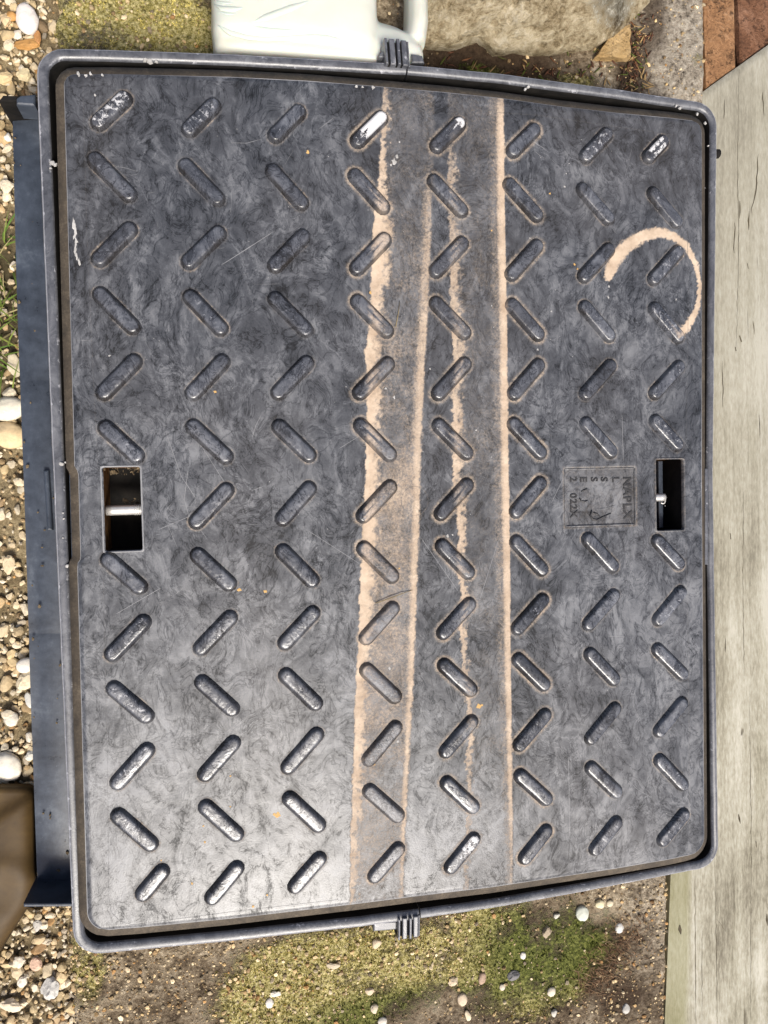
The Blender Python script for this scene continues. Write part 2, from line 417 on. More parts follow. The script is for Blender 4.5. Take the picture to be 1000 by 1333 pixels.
# dirt left on the lid: streaks and an arc of sand -------------------
def edge(pts):
    q = sorted([P2(*p) for p in pts], key=lambda t: t[1]); k = [t[1] for t in q]; v = [t[0] for t in q]
    return lambda y: np.interp(y, k, v)
E1 = edge([(499, 112), (497, 150), (494, 220), (489, 262), (484, 320), (482, 380), (480, 416), (475, 455), (478, 515), (477, 560), (476, 600), (472, 690), (470, 720), (467, 790), (467, 820), (463, 900), (459, 1000), (456, 1100), (455, 1165)])
E2 = edge([(566, 180), (563, 244), (562, 310), (558, 400), (557, 420), (553, 480), (550, 550), (548, 600), (546, 690), (545, 720), (542, 800), (539, 880), (533, 1000), (528, 1080), (526, 1160)])
E3 = edge([(583, 160), (584, 190), (583, 260), (585, 310), (585, 380), (588, 430), (591, 470), (588, 520), (590, 600), (589, 640), (594, 670), (598, 700), (592, 730), (600, 765), (597, 800), (600, 850), (603, 880), (606, 910), (611, 950), (605, 990), (608, 1010), (607, 1060), (603, 1110)])
E4 = edge([(656, 126), (658, 300), (660, 400), (661, 500), (663, 640), (664, 700), (665, 860), (667, 1000), (668, 1060), (668, 1140)])
U = .00052                                      # metres per photo pixel at the lid
RING = [(792, 360, 6), (796, 348, 8.5), (802, 336, 9), (815, 321, 9), (835, 308, 8), (858, 302, 7), (878, 308, 6), (894, 321, 5), (906, 345, 3.5), (911, 370, 3), (909, 395, 3.5), (903, 411, 5), (893, 427, 6), (880, 437, 5)]
RINGP = [(*P2(a, b), c * .00058) for a, b, c in RING]
BARS = []                                       # filled below: (cx, cy, dx, dy, half length)
PX = lambda y: np.interp(y, [YB, YT], [1190, 110])   # rough photo row of a lid position
def sand_at(x, y, z_extra=0, halos=True):
    x = np.asarray(x, float); y = np.asarray(y, float)
    py = PX(y)
    jit = (fbm(x, y, 420, 4) - .5) * .0050 + (fbm(x, y, 60, 3) - .5) * .0014
    pat = fbm(x, y, 45, 4)
    out = np.zeros_like(x)
    d = (x - E1(y)) + jit * .6
    wid = np.interp(py, [110, 200, 260, 290, 350, 380, 430, 640, 800, 1000, 1170], [7, 8, 12, 21, 22, 14, 16, 17, 17, 12, 8]) * U
    stg = np.interp(py, [110, 150, 260, 300, 360, 400, 640, 1000, 1170], [.5, .65, .85, 1.0, 1.0, .85, .95, .85, .6])
    on = sstep(-.0005, .0007, d)
    out = np.maximum(out, on * stg * (1 - sstep(wid * .55, wid * 1.75, d + jit * 2)))
    mid = on * (1 - sstep(-.001, .0012, x - E2(y) + jit))
    film = np.interp(py, [110, 400, 560, 640, 760, 860, 1170], [.20, .23, .32, .44, .46, .36, .27])
    out = np.maximum(out, mid * film * .85 * (.2 + 1.6 * pat))
    d = (E2(y) - x) + jit * .6
    wid = np.interp(py, [110, 250, 400, 640, 900, 1170], [10, 16, 16, 15, 11, 8]) * U
    stg = np.interp(py, [110, 190, 260, 400, 600, 900, 1100, 1170], [0, .15, .5, .62, .75, .75, .7, .5])
    out = np.maximum(out, sstep(-.0006, .0012, d) * stg * (1 - sstep(wid * .3, wid * 1.5, d)))
    d = (x - E3(y)) + jit
    wid = np.interp(py, [150, 400, 640, 800, 1000, 1110], [9, 13, 10, 8, 6, 6]) * U
    stg = np.interp(py, [140, 190, 400, 640, 900, 1000, 1060, 1120], [.1, .5, .7, .8, .75, .62, .55, .45]) * (.75 + .5 * pat)
    out = np.maximum(out, sstep(-.0006, .0007, d) * stg * (1 - sstep(wid * .45, wid * 1.9, d + jit * 1.5)))
    mid = sstep(0, .001, x - E3(y)) * (1 - sstep(-.0006, .0006, x - E4(y)))
    out = np.maximum(out, mid * (.10 + .30 * (pat - .35)))
    d = (E4(y) - x) + jit * .25
    wid = np.interp(py, [120, 640, 1000, 1170], [12, 12, 9, 6]) * U
    stg = np.interp(py, [118, 140, 700, 1050, 1150], [.55, .85, .88, .72, .5])
    out = np.maximum(out, sstep(-.0005, .0006, d) * stg * (1 - sstep(wid * .45, wid * 1.5, d)))
    out = np.maximum(out, sstep(-.0005, .0006, d) * .30 * (1 - sstep(wid * 1.2, wid * 3.0, d + jit)))
    sel = (x > RINGP[0][0] - .03) & (y > P2(880, 460)[1]) & (y < P2(850, 270)[1])
    if sel.any():
        xs, ys = x[sel], y[sel]; best = np.full(xs.shape, 9.)
        j2 = (fbm(xs, ys, 650, 4) - .5) * .0035
        for (x0, y0, r0), (x1, y1, r1) in zip(RINGP, RINGP[1:]):
            L = (x1 - x0) ** 2 + (y1 - y0) ** 2; t = np.clip(((xs - x0) * (x1 - x0) + (ys - y0) * (y1 - y0)) / L, 0, 1)
            dd = np.hypot(xs - x0 - t * (x1 - x0), ys - y0 - t * (y1 - y0)) + j2
            best = np.minimum(best, dd / (r0 + (r1 - r0) * t))
        out[sel] = np.maximum(out[sel], 1.0 * (1 - sstep(.5, 1.3, best)))
    return out

# bars: rows of eight, alternately leaning -----------------------------
SX, SY = .05724931, .0435
DEL = {(6, 0), (6, 6), (6, 7)}
OFF = {(0, 7): (-.0085, .0005, .0085), (12, 0): (.0095, .006, .009), (5, 7): (-.001, .003, .0128), (7, 7): (-.0005, -.002, .0128), (5, 0): (.0, .0005, .0135), (7, 0): (-.001, .0, .0135)}
for r in range(13):
    for c in range(8):
        if (r, c) in DEL: continue
        cx, cy = (c - 3.5) * SX, (6 - r) * SY
        hl = .0142
        if r == 0: hl = .0118; cx += .001; cy -= .0005
        if r == 12: hl = .0125; cx += .001
        if (r, c) in OFF: ox, oy, hl = OFF[(r, c)]; cx += ox; cy += oy
        s = 1 if r % 2 == 0 else -1
        an = R(46 + rnd.uniform(-1.5, 1.5))
        BARS.append((cx, cy, math.cos(an), s * math.sin(an), hl * rnd.uniform(.97, 1.03), r, c))

fx, fy = LXc.ravel(), LYc.ravel()
sand = sand_at(fx, fy)
dirt_cl = fbm(fx, fy, 70, 3)
for cx, cy, dx, dy, hl, r, c in BARS:
    sel = (np.abs(fx - cx) < .026) & (np.abs(fy - cy) < .026)
    xs, ys = fx[sel], fy[sel]; t = np.clip((xs - cx) * dx + (ys - cy) * dy, -hl, hl)
    dd = np.hypot(xs - cx - t * dx, ys - cy - t * dy) - .0061
    j = dirt_cl[sel]
    k = .26 * (1 - sstep(.0001, .0016, dd)) * np.clip(3 * j - .9, 0, 1.4) if c not in (3, 4, 5) else .42 * (1 - sstep(.0002, .0032, dd)) * (.4 + 1.1 * j)
    sand[sel] = np.maximum(sand[sel], k)
z = (fbm(fx, fy, 9, 3) - .5) * .0012 + (fbm(fx, fy, 55, 3) - .5) * .00025
inE = (fx > EMB[0] - 1e-5) & (fx < EMB[2] + 1e-5) & (fy > EMB[1] - 1e-5) & (fy < EMB[3] + 1e-5)
z = z - np.where(inE, .0007, 0)
sand[inE] = np.maximum(sand[inE] * .5, .12)
# rim of dust round the stamped plate
de = np.maximum(np.maximum(EMB[0] - fx, fx - EMB[2]), np.maximum(EMB[1] - fy, fy - EMB[3]))
sand = np.maximum(sand, .25 * (1 - sstep(.0004, .002, np.abs(de - .0008))) * (de > 0))
zz = z.reshape(nx, ny).copy()
zz -= .0006 * (1 - sstep(0, .0025, np.minimum(np.minimum(GX - XL, XR - GX), np.minimum(GY - YB, YT - GY))))
idx = np.arange(nx * ny).reshape(nx, ny)
cxm = (GX[:-1, :-1] + GX[1:, 1:]) / 2; cym = (GY[:-1, :-1] + GY[1:, 1:]) / 2
keep = np.ones_like(cxm, bool)
for h in HOLE: keep &= ~((cxm > h[0]) & (cxm < h[2]) & (cym > h[1]) & (cym < h[3]))
q = np.stack([idx[:-1, :-1], idx[1:, :-1], idx[1:, 1:], idx[:-1, 1:]], -1)[keep]
vs = np.stack([fx, fy, zz.ravel()], 1).astype(np.float32)
me = bpy.data.meshes.new('panel')
me.vertices.add(len(vs)); me.vertices.foreach_set('co', vs.ravel())
me.loops.add(q.size); me.loops.foreach_set('vertex_index', q.ravel().astype(np.int32))
me.polygons.add(len(q)); me.polygons.foreach_set('loop_start', np.arange(0, q.size, 4, dtype=np.int32))
me.polygons.foreach_set('use_smooth', np.ones(len(q), bool))
me.attributes.new('sand', 'FLOAT', 'POINT').data.foreach_set('value', sand.astype(np.float32))
me.materials.append(M['lid']); me.update(calc_edges=True); me.validate()
panel = link(bpy.data.objects.new('panel', me), lid)
ZF = lambda x, y: float((fbm(x, y, 9, 3) - .5) * .0012 + (fbm(x, y, 55, 3) - .5) * .00025)

# lid sides: sloping grimy skirt round the edge
loop = [idx[i, 0] for i in range(nx)] + [idx[nx - 1, j] for j in range(1, ny)] + [idx[i, ny - 1] for i in range(nx - 2, -1, -1)] + [idx[0, j] for j in range(ny - 2, 0, -1)]
lp = [(float(fx[i]), float(fy[i]), float(zz.ravel()[i])) for i in loop]
out = [lp[0]]
for p in lp[1:]:
    if math.dist(p[:2], out[-1][:2]) > .0022: out.append(p)
lp = out; n = len(lp)
plan = [p[:2] for p in lp]
def offs(poly, d):                            # smooth outward offset of a dense loop
    n = len(poly); o = []
    for i in range(n):
        a, b = poly[i - 2], poly[(i + 2) % n]; tx, ty = b[0] - a[0], b[1] - a[1]; L = math.hypot(tx, ty) or 1
        e = d(ty / L) if callable(d) else d
        o.append((poly[i][0] + ty / L * e, poly[i][1] - tx / L * e))
    return o
o1, o2, o3, o4 = offs(plan, .0004), offs(plan, .0009), offs(plan, lambda ux: .0060 - .0015 * max(0, ux)), offs(plan, lambda ux: .0062 - .0015 * max(0, ux))
rings = [[(*p, zz_) for p, (_, _, zz_) in zip(plan, lp)], [(*p, -.0008) for p in o1], [(*p, -.0011) for p in o2], [(*p, -.0030) for p in o3], [(*p, -.030) for p in o4]]
m = MB(); v = [(x, y, zc + LZ) for rg in rings for x, y, zc in rg]
m.add(v, [(k * n + i, (k + 1) * n + i, (k + 1) * n + (i + 1) % n, k * n + (i + 1) % n) for k in range(4) for i in range(n)])
o = m.build('skirt', M['grime'], lid); o.data.materials.append(M['scratch'])
for q in o.data.polygons[:n]: q.material_index = 1  # first ring pale: highlight along the lid's lip painted in

# thin moulded line inside the border, a ribbon of raised plastic
def ribbon(m, pts, wd, z0, hgt=.00018):
    v = []; f = []
    for i, p in enumerate(pts):
        a = pts[max(i - 1, 0)]; b = pts[min(i + 1, len(pts) - 1)]
        tx, ty = b[0] - a[0], b[1] - a[1]; L = math.hypot(tx, ty) or 1; nx_, ny_ = -ty / L, tx / L
        wv = wd * (1 if 0 < i < len(pts) - 1 else .15)
        zb = LZ + ZF(p[0], p[1]) + z0
        v += [(p[0] - nx_ * wv, p[1] - ny_ * wv, zb - .0001), (p[0], p[1], zb + hgt), (p[0] + nx_ * wv, p[1] + ny_ * wv, zb - .0001)]
    for i in range(len(pts) - 1):
        k = i * 3; f += [(k, k + 3, k + 4, k + 1), (k + 1, k + 4, k + 5, k + 2)]
    m.add(v, f)
def polyline(pts, step=.004):
    o = []
    for a, b in zip(pts, pts[1:]):
        k = max(1, int(math.dist(a, b) / step)); o += [(a[0] + (b[0] - a[0]) * i / k, a[1] + (b[1] - a[1]) * i / k) for i in range(k)]
    return o + [pts[-1]]
for bl, wd, hg in (
    ([P2(*p) for p in [(108, 108), (113, 300), (122, 500), (128, 620)]], .00022, .00012),
    ([P2(*p) for p in [(134, 722), (140, 1000), (142, 1170), (145, 1188), (156, 1199), (172, 1204), (300, 1187), (440, 1171)]], .00025, .00012),
    ([P2(*p) for p in [(893, 190), (896, 400), (893, 590)]], .00022, .00012),
    ([P2(*p) for p in [(893, 700), (897, 900), (898, 1085)]], .00022, .00012),
    ([P2(*p) for p in [(640, 146), (700, 150), (880, 176)]], .0002, .0001),):
    m = MB(); ribbon(m, polyline(bl), wd, .00002, hg); m.build('moulded_line', M['lid'], lid, sand=np.full(len(m.v), .12))

# faint moulded circle at the centre
m = MB(); c0 = P2(540, 652)
ribbon(m, [(c0[0] + .0100 * math.cos(t), c0[1] + .0104 * math.sin(t)) for t in np.linspace(0, 2 * math.pi, 49)], .00022, .00002, .00015)
m.build('moulded_circle', M['lid'], lid, sand=np.full(len(m.v), .3))

# tread bars
LEV = [(.0060, -.0003), (.0057, .0004), (.0048, .0018), (.0041, .0029), (.0036, .0033), (.0026, .0035), (.0010, .00355)]
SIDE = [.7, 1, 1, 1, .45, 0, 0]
for cx, cy, dx, dy, hl, r, c in BARS:
    px_, py_ = -dy, dx; v = []; sd_ = []; NA, NS = 6, 6
    zb = LZ + ZF(cx, cy)
    lean = rnd.uniform(-.0003, .0003)
    for (rad, h), s_ in zip(LEV, SIDE):
        ringp = []
        for k in range(NS): ringp.append((hl - 2 * hl * k / NS, 1, None))
        for k in range(NA + 1): ringp.append((-hl, None, math.pi / 2 + math.pi * k / NA))
        for k in range(1, NS): ringp.append((-hl + 2 * hl * k / NS, -1, None))
        for k in range(NA): ringp.append((hl, None, -math.pi / 2 + math.pi * k / NA))
        for t, sgn, ang in ringp:
            u_, w_ = (t + rad * math.cos(ang), rad * math.sin(ang)) if ang is not None else (t, sgn * rad)
            w_ += lean * (h / .0035); wob = rnd.uniform(-.00009, .00009)
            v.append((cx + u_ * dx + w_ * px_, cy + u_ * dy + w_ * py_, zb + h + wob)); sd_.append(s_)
    N = len(ringp); f = []
    flip = -1
    for k in range(len(LEV) - 1):
        for i in range(N):
            j = (i + 1) % N; f.append((k * N + i, k * N + j, (k + 1) * N + j, (k + 1) * N + i))
    f.append(tuple(range((len(LEV) - 1) * N, len(LEV) * N)))
    va = np.array(v)
    sf = .24 + .14 * rnd.random()  # base level on every bar: pale flecks painted as glints
    if r == 0: sf = {0: .66, 1: .48, 6: .50, 7: .66}.get(c, .38)
    if (r, c) == (0, 3): sf = .97
    if c == 0 and r in (8, 9, 10, 11, 12): sf = .42 + .1 * rnd.random()
    if c == 7: sf += .12
    if (r, c) in ((12, 4), (0, 4)): sf = .55
    sv = sand_at(va[:, 0], va[:, 1]) * .62
    along = (va[:, 0] - cx) * dx + (va[:, 1] - cy) * dy; sfv = np.full(len(v), sf)
    if (r, c) == (0, 3): sfv = np.where(along > -.35 * hl, 1.25, .45)
    if (r, c) == (0, 4): sfv = np.where(along > .75 * hl, 1.0, .34)
    if (r, c) == (0, 7): sfv = np.where(np.abs(along) < hl, .80, .4)
    if (r, c) == (12, 4): sfv = np.where(along > .2 * hl, .80, .4)
    mesh_obj('tread_bar', v, f, M['bar'], lid, True, {'sand': sv, 'side': np.array(sd_), 'scuff_glint': sfv})

# lifting pockets below the two holes
for hi, h in enumerate(HOLE):
    x0, y0, x1, y1 = h; D = .040
    hole = empty('lifting_pocket', (0, 0, 0)); hole.parent = lid
    hole.location = (0, 0, 0)
    def add(m, name, mat, smooth=False):
        o = m.build(name, mat, None, smooth); o.data.transform(Matrix.Translation((0, 0, -LZ))); o.parent = hole; return o
    # rounded-corner edging, walls, floor
    m = MB()
    def rrect(x0, y0, x1, y1, r, k=4):
        o = []
        for (cx, cy, a0) in ((x1 - r, y1 - r, 0), (x0 + r, y1 - r, 90), (x0 + r, y0 + r, 180), (x1 - r, y0 + r, 270)):
            o += [(cx + r * math.cos(R(a0 + 90 * i / k)), cy + r * math.sin(R(a0 + 90 * i / k))) for i in range(k + 1)]
        return o
    zt = LZ + .0007
    ra = [rrect(x0 - .0010, y0 - .0010, x1 + .0010, y1 + .0010, .0012), rrect(x0 - .0004, y0 - .0004, x1 + .0004, y1 + .0004, .0014), rrect(x0 + .0004, y0 + .0004, x1 - .0004, y1 - .0004, .0016), rrect(x0 + .0005, y0 + .0005, x1 - .0005, y1 - .0005, .0016)]
    zs = [zt - .0014, zt, zt - .0003, zt - .004]; N = len(ra[0])
    m.add([(*p, zz_) for rg, zz_ in zip(ra, zs) for p in rg], [(k * N + i, k * N + (i + 1) % N, (k + 1) * N + (i + 1) % N, (k + 1) * N + i) for k in range(3) for i in range(N)])
    o = m.build('hole_edge', M['scratch' if hi == 0 else 'lid'], None, True, sand=np.full(len(m.v), .2)); o.data.transform(Matrix.Translation((0, 0, -LZ))); o.parent = hole
    zb = LZ - D
    walls = [((x0, y0), (x0, y1)), ((x0, y1), (x1, y1)), ((x1, y1), (x1, y0)), ((x1, y0), (x0, y0))]
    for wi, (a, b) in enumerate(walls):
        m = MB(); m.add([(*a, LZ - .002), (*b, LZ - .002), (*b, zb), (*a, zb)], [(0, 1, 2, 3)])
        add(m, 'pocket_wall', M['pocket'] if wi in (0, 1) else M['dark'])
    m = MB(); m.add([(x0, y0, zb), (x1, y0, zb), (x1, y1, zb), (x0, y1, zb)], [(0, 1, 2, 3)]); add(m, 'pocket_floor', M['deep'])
    if hi == 1:
        xs_ = x0 + .0105; m = MB(); m.add([(x0, y0, LZ - .018), (xs_, y0, LZ - .018), (xs_, y1, LZ - .018), (x0, y1, LZ - .018)], [(0, 1, 2, 3)]); add(m, 'pocket_ledge', M['pocket'])
    if hi == 0:
        m = MB(); rods = []
        ya = P2(160, 664, LZ - .012)[1]
        m.tube([(x0 + .0005 + (x1 - x0 - .001) * t, ya, LZ - .012) for t in np.linspace(0, 1, 6)], .0034, 12)
        add(m, 'key_bar', M['steel'], True)
        m = MB()
        for k in range(4): m.tube([(x1 - .0012 - k * .0014, ya, LZ - .012), (x1 - .0018 - k * .0014, ya, LZ - .012)], .0038, 12)
        add(m, 'thread_ring', M['steel'], True)
        m = MB()                              # dirt caught on the upper wall and under the bar
        for k in range(70):
            t = rnd.random(); u_ = rnd.random() ** 1.6; s_ = rnd.uniform(.0005, .0016)
            p = Vector((x0 + (x1 - x0) * t, y1 - .0006 - .004 * u_, LZ - .004 - .03 * u_))
            if k < 16: p = Vector((x0 + (x1 - x0) * rnd.uniform(.45, .85), ya + .0055 + rnd.uniform(-.0012, .0012), LZ - .017)); s_ *= 1.2
            a = [p + Vector((rnd.gauss(0, 1), rnd.gauss(0, 1), rnd.gauss(0, 1))) * s_ * .7 for _ in range(4)]
            m.add(a, [(0, 1, 2), (0, 2, 3), (0, 3, 1), (1, 3, 2)])
        tag(add(m, 'trapped_dirt', M['soilpocket']), kind='stuff')
    else:
        ya = P2(870, 647, LZ - .014)[1]
        m = MB(); m.tube([(x0 + .0004 + .0125 * t, ya, LZ - .009) for t in np.linspace(0, 1, 5)], .0030, 12); add(m, 'key_bar', M['steel'], True)
        m = MB(); m.prism([(x0 + .0125, y0 + .001), (x0 + .0165, y0 + .001), (x0 + .0165, y1 - .001), (x0 + .0125, y1 - .001)], LZ - .034, LZ - .016, .001); add(m, 'pocket_rib', M['flange'])
        m = MB(); cc = (x0 + .0135, ya - .003)
        m.tube([(cc[0] + .002 * math.cos(t), cc[1] + .002 * math.sin(t), LZ - .012) for t in np.linspace(-2.6, 2.6, 12)], .0006, 6); add(m, 'wire_hook', M['steel'], True)

# stamped plate with raised lettering, read with the tops of the letters to the right
plate = empty('maker_plate', (0, 0, 0)); plate.parent = lid
zE = LZ - .0007
fr = MB()
def fillet(a, b): ribbon(fr, polyline([a, b], .003), .00055, .00035, .00025)
ex0, ey0, ex1, ey1 = EMB
for a, b in (((ex0, ey0), (ex1, ey0)), ((ex1, ey0), (ex1, ey1)), ((ex1, ey1), (ex0, ey1)), ((ex0, ey1), (ex0, ey0))): fillet(a, b)
o = fr.build('plate_border', M['lid'], None, True, sand=np.full(len(fr.v), .14)); o.data.transform(Matrix.Translation((0, 0, -LZ))); o.parent = plate
def text(s, px, py, size, rot=-90, spread=1.0):
    cu = bpy.data.curves.new('letters', 'FONT'); cu.body = s; cu.size = size; cu.align_x = 'CENTER'; cu.align_y = 'CENTER'
    cu.extrude = .0002; cu.resolution_u = 3; cu.space_character = spread; cu.bevel_depth = .00008; cu.offset = .00012; cu.bevel_resolution = 0
    t = bpy.data.objects.new('letters', cu); C.objects.link(t)
    dg = bpy.context.evaluated_depsgraph_get()
    me = bpy.data.meshes.new_from_object(t.evaluated_get(dg)); bpy.data.objects.remove(t)
    x, y = P2(px, py)
    me.transform(Matrix.Translation((x, y, zE + ZF(x, y) + .0003 - LZ)) @ Matrix.Rotation(R(rot), 4, 'Z'))
    me.name = 'lettering'; me.materials.clear(); me.materials.append(M['letter'])
    link(bpy.data.objects.new('lettering', me), plate)
text('NAPLX', 817, 648, .0095, spread=1.12)
for ch, px in (('L', 802), ('S', 787), ('S', 774), ('E', 760), ('2', 747)): text(ch, px, 624, .0078)
text('022X', 747, 658, .0078, spread=1.1)
m = MB()                                        # swooping leaf mark and the arc beside it
def stroke(pts, r): m.tube([(*P2(*p), zE + .0002) for p in pts], r, 6, .6)
stroke([(771, 664), (769, 671), (772, 676), (778, 677), (785, 673), (796, 668)], [.0004, .0008, .0009, .0008, .0006, .0003])
stroke([(773, 667), (778, 669), (782, 673)], [.0004, .0006, .0003])
stroke([(755, 648), (757, 652), (762, 653), (766, 651)], [.0004, .0006, .0006, .0003])
stroke([(757, 640), (761, 638), (765, 636)], [.0003, .0006, .0003])
o = m.build('stamped_mark', M['letter'], None, True); o.data.transform(Matrix.Translation((0, 0, -LZ))); o.parent = plate

# scratches, paint flecks, specks
m = MB()
def scratch(pts, wd):
    for h in HOLE:
        if any(h[0] - .001 < q[0] < h[2] + .001 and h[1] - .001 < q[1] < h[3] + .001 for q in polyline([P2(*p) for p in pts], .002)): return
    ribbon(m, polyline([P2(*p) for p in pts], .003), wd, .00003, .00008)
for pts in ([(288, 345), (320, 325), (358, 300)], [(290, 344), (330, 318)], [(480, 560), (440, 585)], [(415, 168), (436, 152)], [(400, 690), (470, 735)], [(548, 700), (590, 760), (598, 772)], [(650, 700), (625, 780)], [(245, 610), (240, 650), (246, 672)], [(262, 580), (300, 640)], [(215, 665), (224, 655)],
            [(205, 690), (252, 670)], [(215, 560), (236, 620), (256, 650)], [(810, 540), (812, 600)], [(775, 995), (780, 1010)], [(790, 828), (815, 829)], [(812, 829), (817, 823)], [(685, 178), (712, 196)], [(100, 443), (118, 443)], [(325, 640), (345, 632)], [(735, 620), (718, 655)], [(700, 640), (712, 628)], [(740, 985), (742, 1090)],
            [(225, 1160), (242, 1140)], [(258, 952), (300, 955)], [(150, 800), (210, 765)]): scratch(pts, .00022)
for k in range(150):
    x = rnd.uniform(110, 895); y = rnd.uniform(130, 1150) if k % 3 else rnd.uniform(560, 760)
    if k % 4 == 0: x = rnd.uniform(180, 330)
    L = rnd.choice([8, 10, 14, 20, 34]) * rnd.uniform(.6, 1.2); a = rnd.uniform(0, math.pi); b = a + rnd.uniform(-.3, .3)
    scratch([(x, y), (x + L * .5 * math.cos(a), y + L * .5 * math.sin(a)), (x + L * .5 * math.cos(a) + L * .5 * math.cos(b), y + L * .5 * math.sin(a) + L * .5 * math.sin(b))], rnd.uniform(.00008, .00018))
tag(m.build('scratch', M['scratch'], lid, True), kind='stuff')
def blob(m, p, rx, ry, h, n=9, jag=.35):
    a0 = rnd.uniform(0, 6); rr = [rnd.uniform(1 - jag, 1 + jag) for _ in range(n)]
    v = [(p[0], p[1], p[2] + h)] + [(p[0] + rx * rr[i] * .75 * math.cos(a0 + i * 6.283 / n), p[1] + ry * rr[i] * .75 * math.sin(a0 + i * 6.283 / n), p[2] + h * .85) for i in range(n)] + \
        [(p[0] + rx * rr[i] * math.cos(a0 + i * 6.283 / n), p[1] + ry * rr[i] * math.sin(a0 + i * 6.283 / n), p[2] - .0003) for i in range(n)]
    f = [(0, 1 + i, 1 + (i + 1) % n) for i in range(n)] + [(1 + i, 1 + n + i, 1 + n + (i + 1) % n, 1 + (i + 1) % n) for i in range(n)]
    m.add(v, f)
def lidspot(px, py): x, y = P2(px, py); return (x, y, LZ + ZF(x, y))
m = MB()
for px, py, r in [(513, 210, 5.5), (517, 204, 4), (509, 215, 3), (520, 185, 2.5), (124, 124, 2.5), (502, 506, 4), (513, 517, 3), (583, 697, 4), (589, 696, 3), (507, 870, 3), (518, 965, 3), (741, 213, 2), (737, 226, 2), (735, 243, 2.4), (793, 373, 3.2), (792, 387, 2.6), (103, 97, 4), (112, 99, 3.4), (118, 96, 3), (133, 98, 2.5), (464, 112, 3.5), (472, 113, 3), (486, 114, 4), (143, 463, 2.6), (690, 310, 2), (700, 455, 2.2), (560, 480, 2), (620, 560, 2), (640, 595, 2), (640, 398, 2.4), (718, 405, 2), (250, 560, 2), (880, 390, 2)]:
    blob(m, lidspot(px, py), r * U * .62, r * U * .62 * rnd.uniform(.6, 1.5), .00018, jag=.55)
x_, y_, z__ = lidspot(98, 314)
for k in range(9): blob(m, (x_ + rnd.uniform(-.0012, .0012) + (k - 4) * .0003, y_ + (4 - k) * .0032, z__), .0011, .0030, .00015, 9, .6)
for k in range(120):
    blob(m, lidspot(rnd.uniform(120, 890), rnd.uniform(140, 1140)), rnd.uniform(.00015, .0004), rnd.uniform(.00015, .0004), .00015, 6, .5)
tag(m.build('paint_fleck', M['fleck'], lid, False), kind='stuff')
m = MB()
for px, py, r in [(401, 198, 4), (623, 919, 6), (627, 918, 4), (362, 1061, 6), (357, 1060, 3), (345, 770, 4), (300, 1010, 2.5), (312, 768, 5), (267, 1096, 3), (265, 1075, 2.5), (716, 252, 2.5), (482, 381, 3), (487, 994, 4), (300, 1050, 2), (280, 510, 3.5), (520, 740, 1.8), (348, 1165, 3), (330, 1180, 3), (250, 1150, 2.5), (210, 1120, 2), (640, 300, 2), (748, 344, 3), (752, 350, 2.5)]:
    blob(m, lidspot(px, py), r * U * .7, r * U * .7 * rnd.uniform(.6, 1.2), .0002, jag=.4)
tag(m.build('rust_speck', M['ochre'], lid, False), kind='stuff')
def twig(name, pts, r, label, cat='twig', z=LZ + .0008):
    m = MB(); m.tube([(*P2(*p), z + .0012 * math.sin(i * 1.3)) for i, p in enumerate(pts)], r, 5)
    return tag(m.build(name, M['stalk'], None), label, cat)
twig('stalk', [(489, 785), (508, 778), (524, 772), (537, 768)], [.0003, .0004, .0003, .00015], 'short dry stalk lying on the sandy streak near the middle of the cover', 'stalk')
twig('stalk', [(515, 426), (518, 408), (520, 392)], [.0003, .0003, .00015], 'thin dark stalk lying beside a tread bar in the upper middle of the cover', 'stalk')

# ------------------------------------------------------------------ THE FRAME
frame = empty('hatch_surround', (0, 0, 0))
tag(frame, 'black plastic cover frame with rounded corners surrounding the lid, side flange at left', 'cover frame')
RZ = LZ - .004
def rounded(pts, rad, k=7):
    """polyline with its inner corners rounded; pts = plan points, rad per point"""
    o = []
    for i, p in enumerate(pts):
        r = rad[i]
        if r == 0: o.append(p); continue
        a, b, c = Vector(pts[i - 1]), Vector(p), Vector(pts[(i + 1) % len(pts)])
        d1, d2 = (a - b).normalized(), (c - b).normalized(); half_ = d1.angle(d2) / 2
        t = r / math.tan(half_); p1, p2 = b + d1 * t, b + d2 * t
        cen = b + (d1 + d2).normalized() * (r / math.sin(half_))
        a1 = math.atan2(p1.y - cen.y, p1.x - cen.x); a2 = math.atan2(p2.y - cen.y, p2.x - cen.x)
        da = (a2 - a1 + math.pi) % (2 * math.pi) - math.pi
        o += [(cen.x + r * math.cos(a1 + da * q / k), cen.y + r * math.sin(a1 + da * q / k)) for q in range(k + 1)]
    return o
z_ = RZ
left_pts = [P2(528.5, 82.5, z_), P2(300, 69.5, z_), P2(150, 64, z_), P2(46, 61.5, z_), P2(70, 640, z_), P2(96, 1245.5, z_), P2(300, 1226, z_), P2(470, 1207, z_), P2(546, 1197, z_)]
right_pts = [P2(548, 1196, z_), P2(640, 1183, z_), P2(740, 1165, z_), P2(936, 1127, z_), P2(928.5, 620, z_), P2(934, 135.5, z_), P2(800, 115, z_), P2(650, 95, z_), P2(531, 83.5, z_)]
lpath = rounded(left_pts, [0, 0, 0, .0185, 0, .0185, 0, 0, 0]); rpath = rounded(right_pts, [0, 0, 0, .0185, 0, .0185, 0, 0, 0])
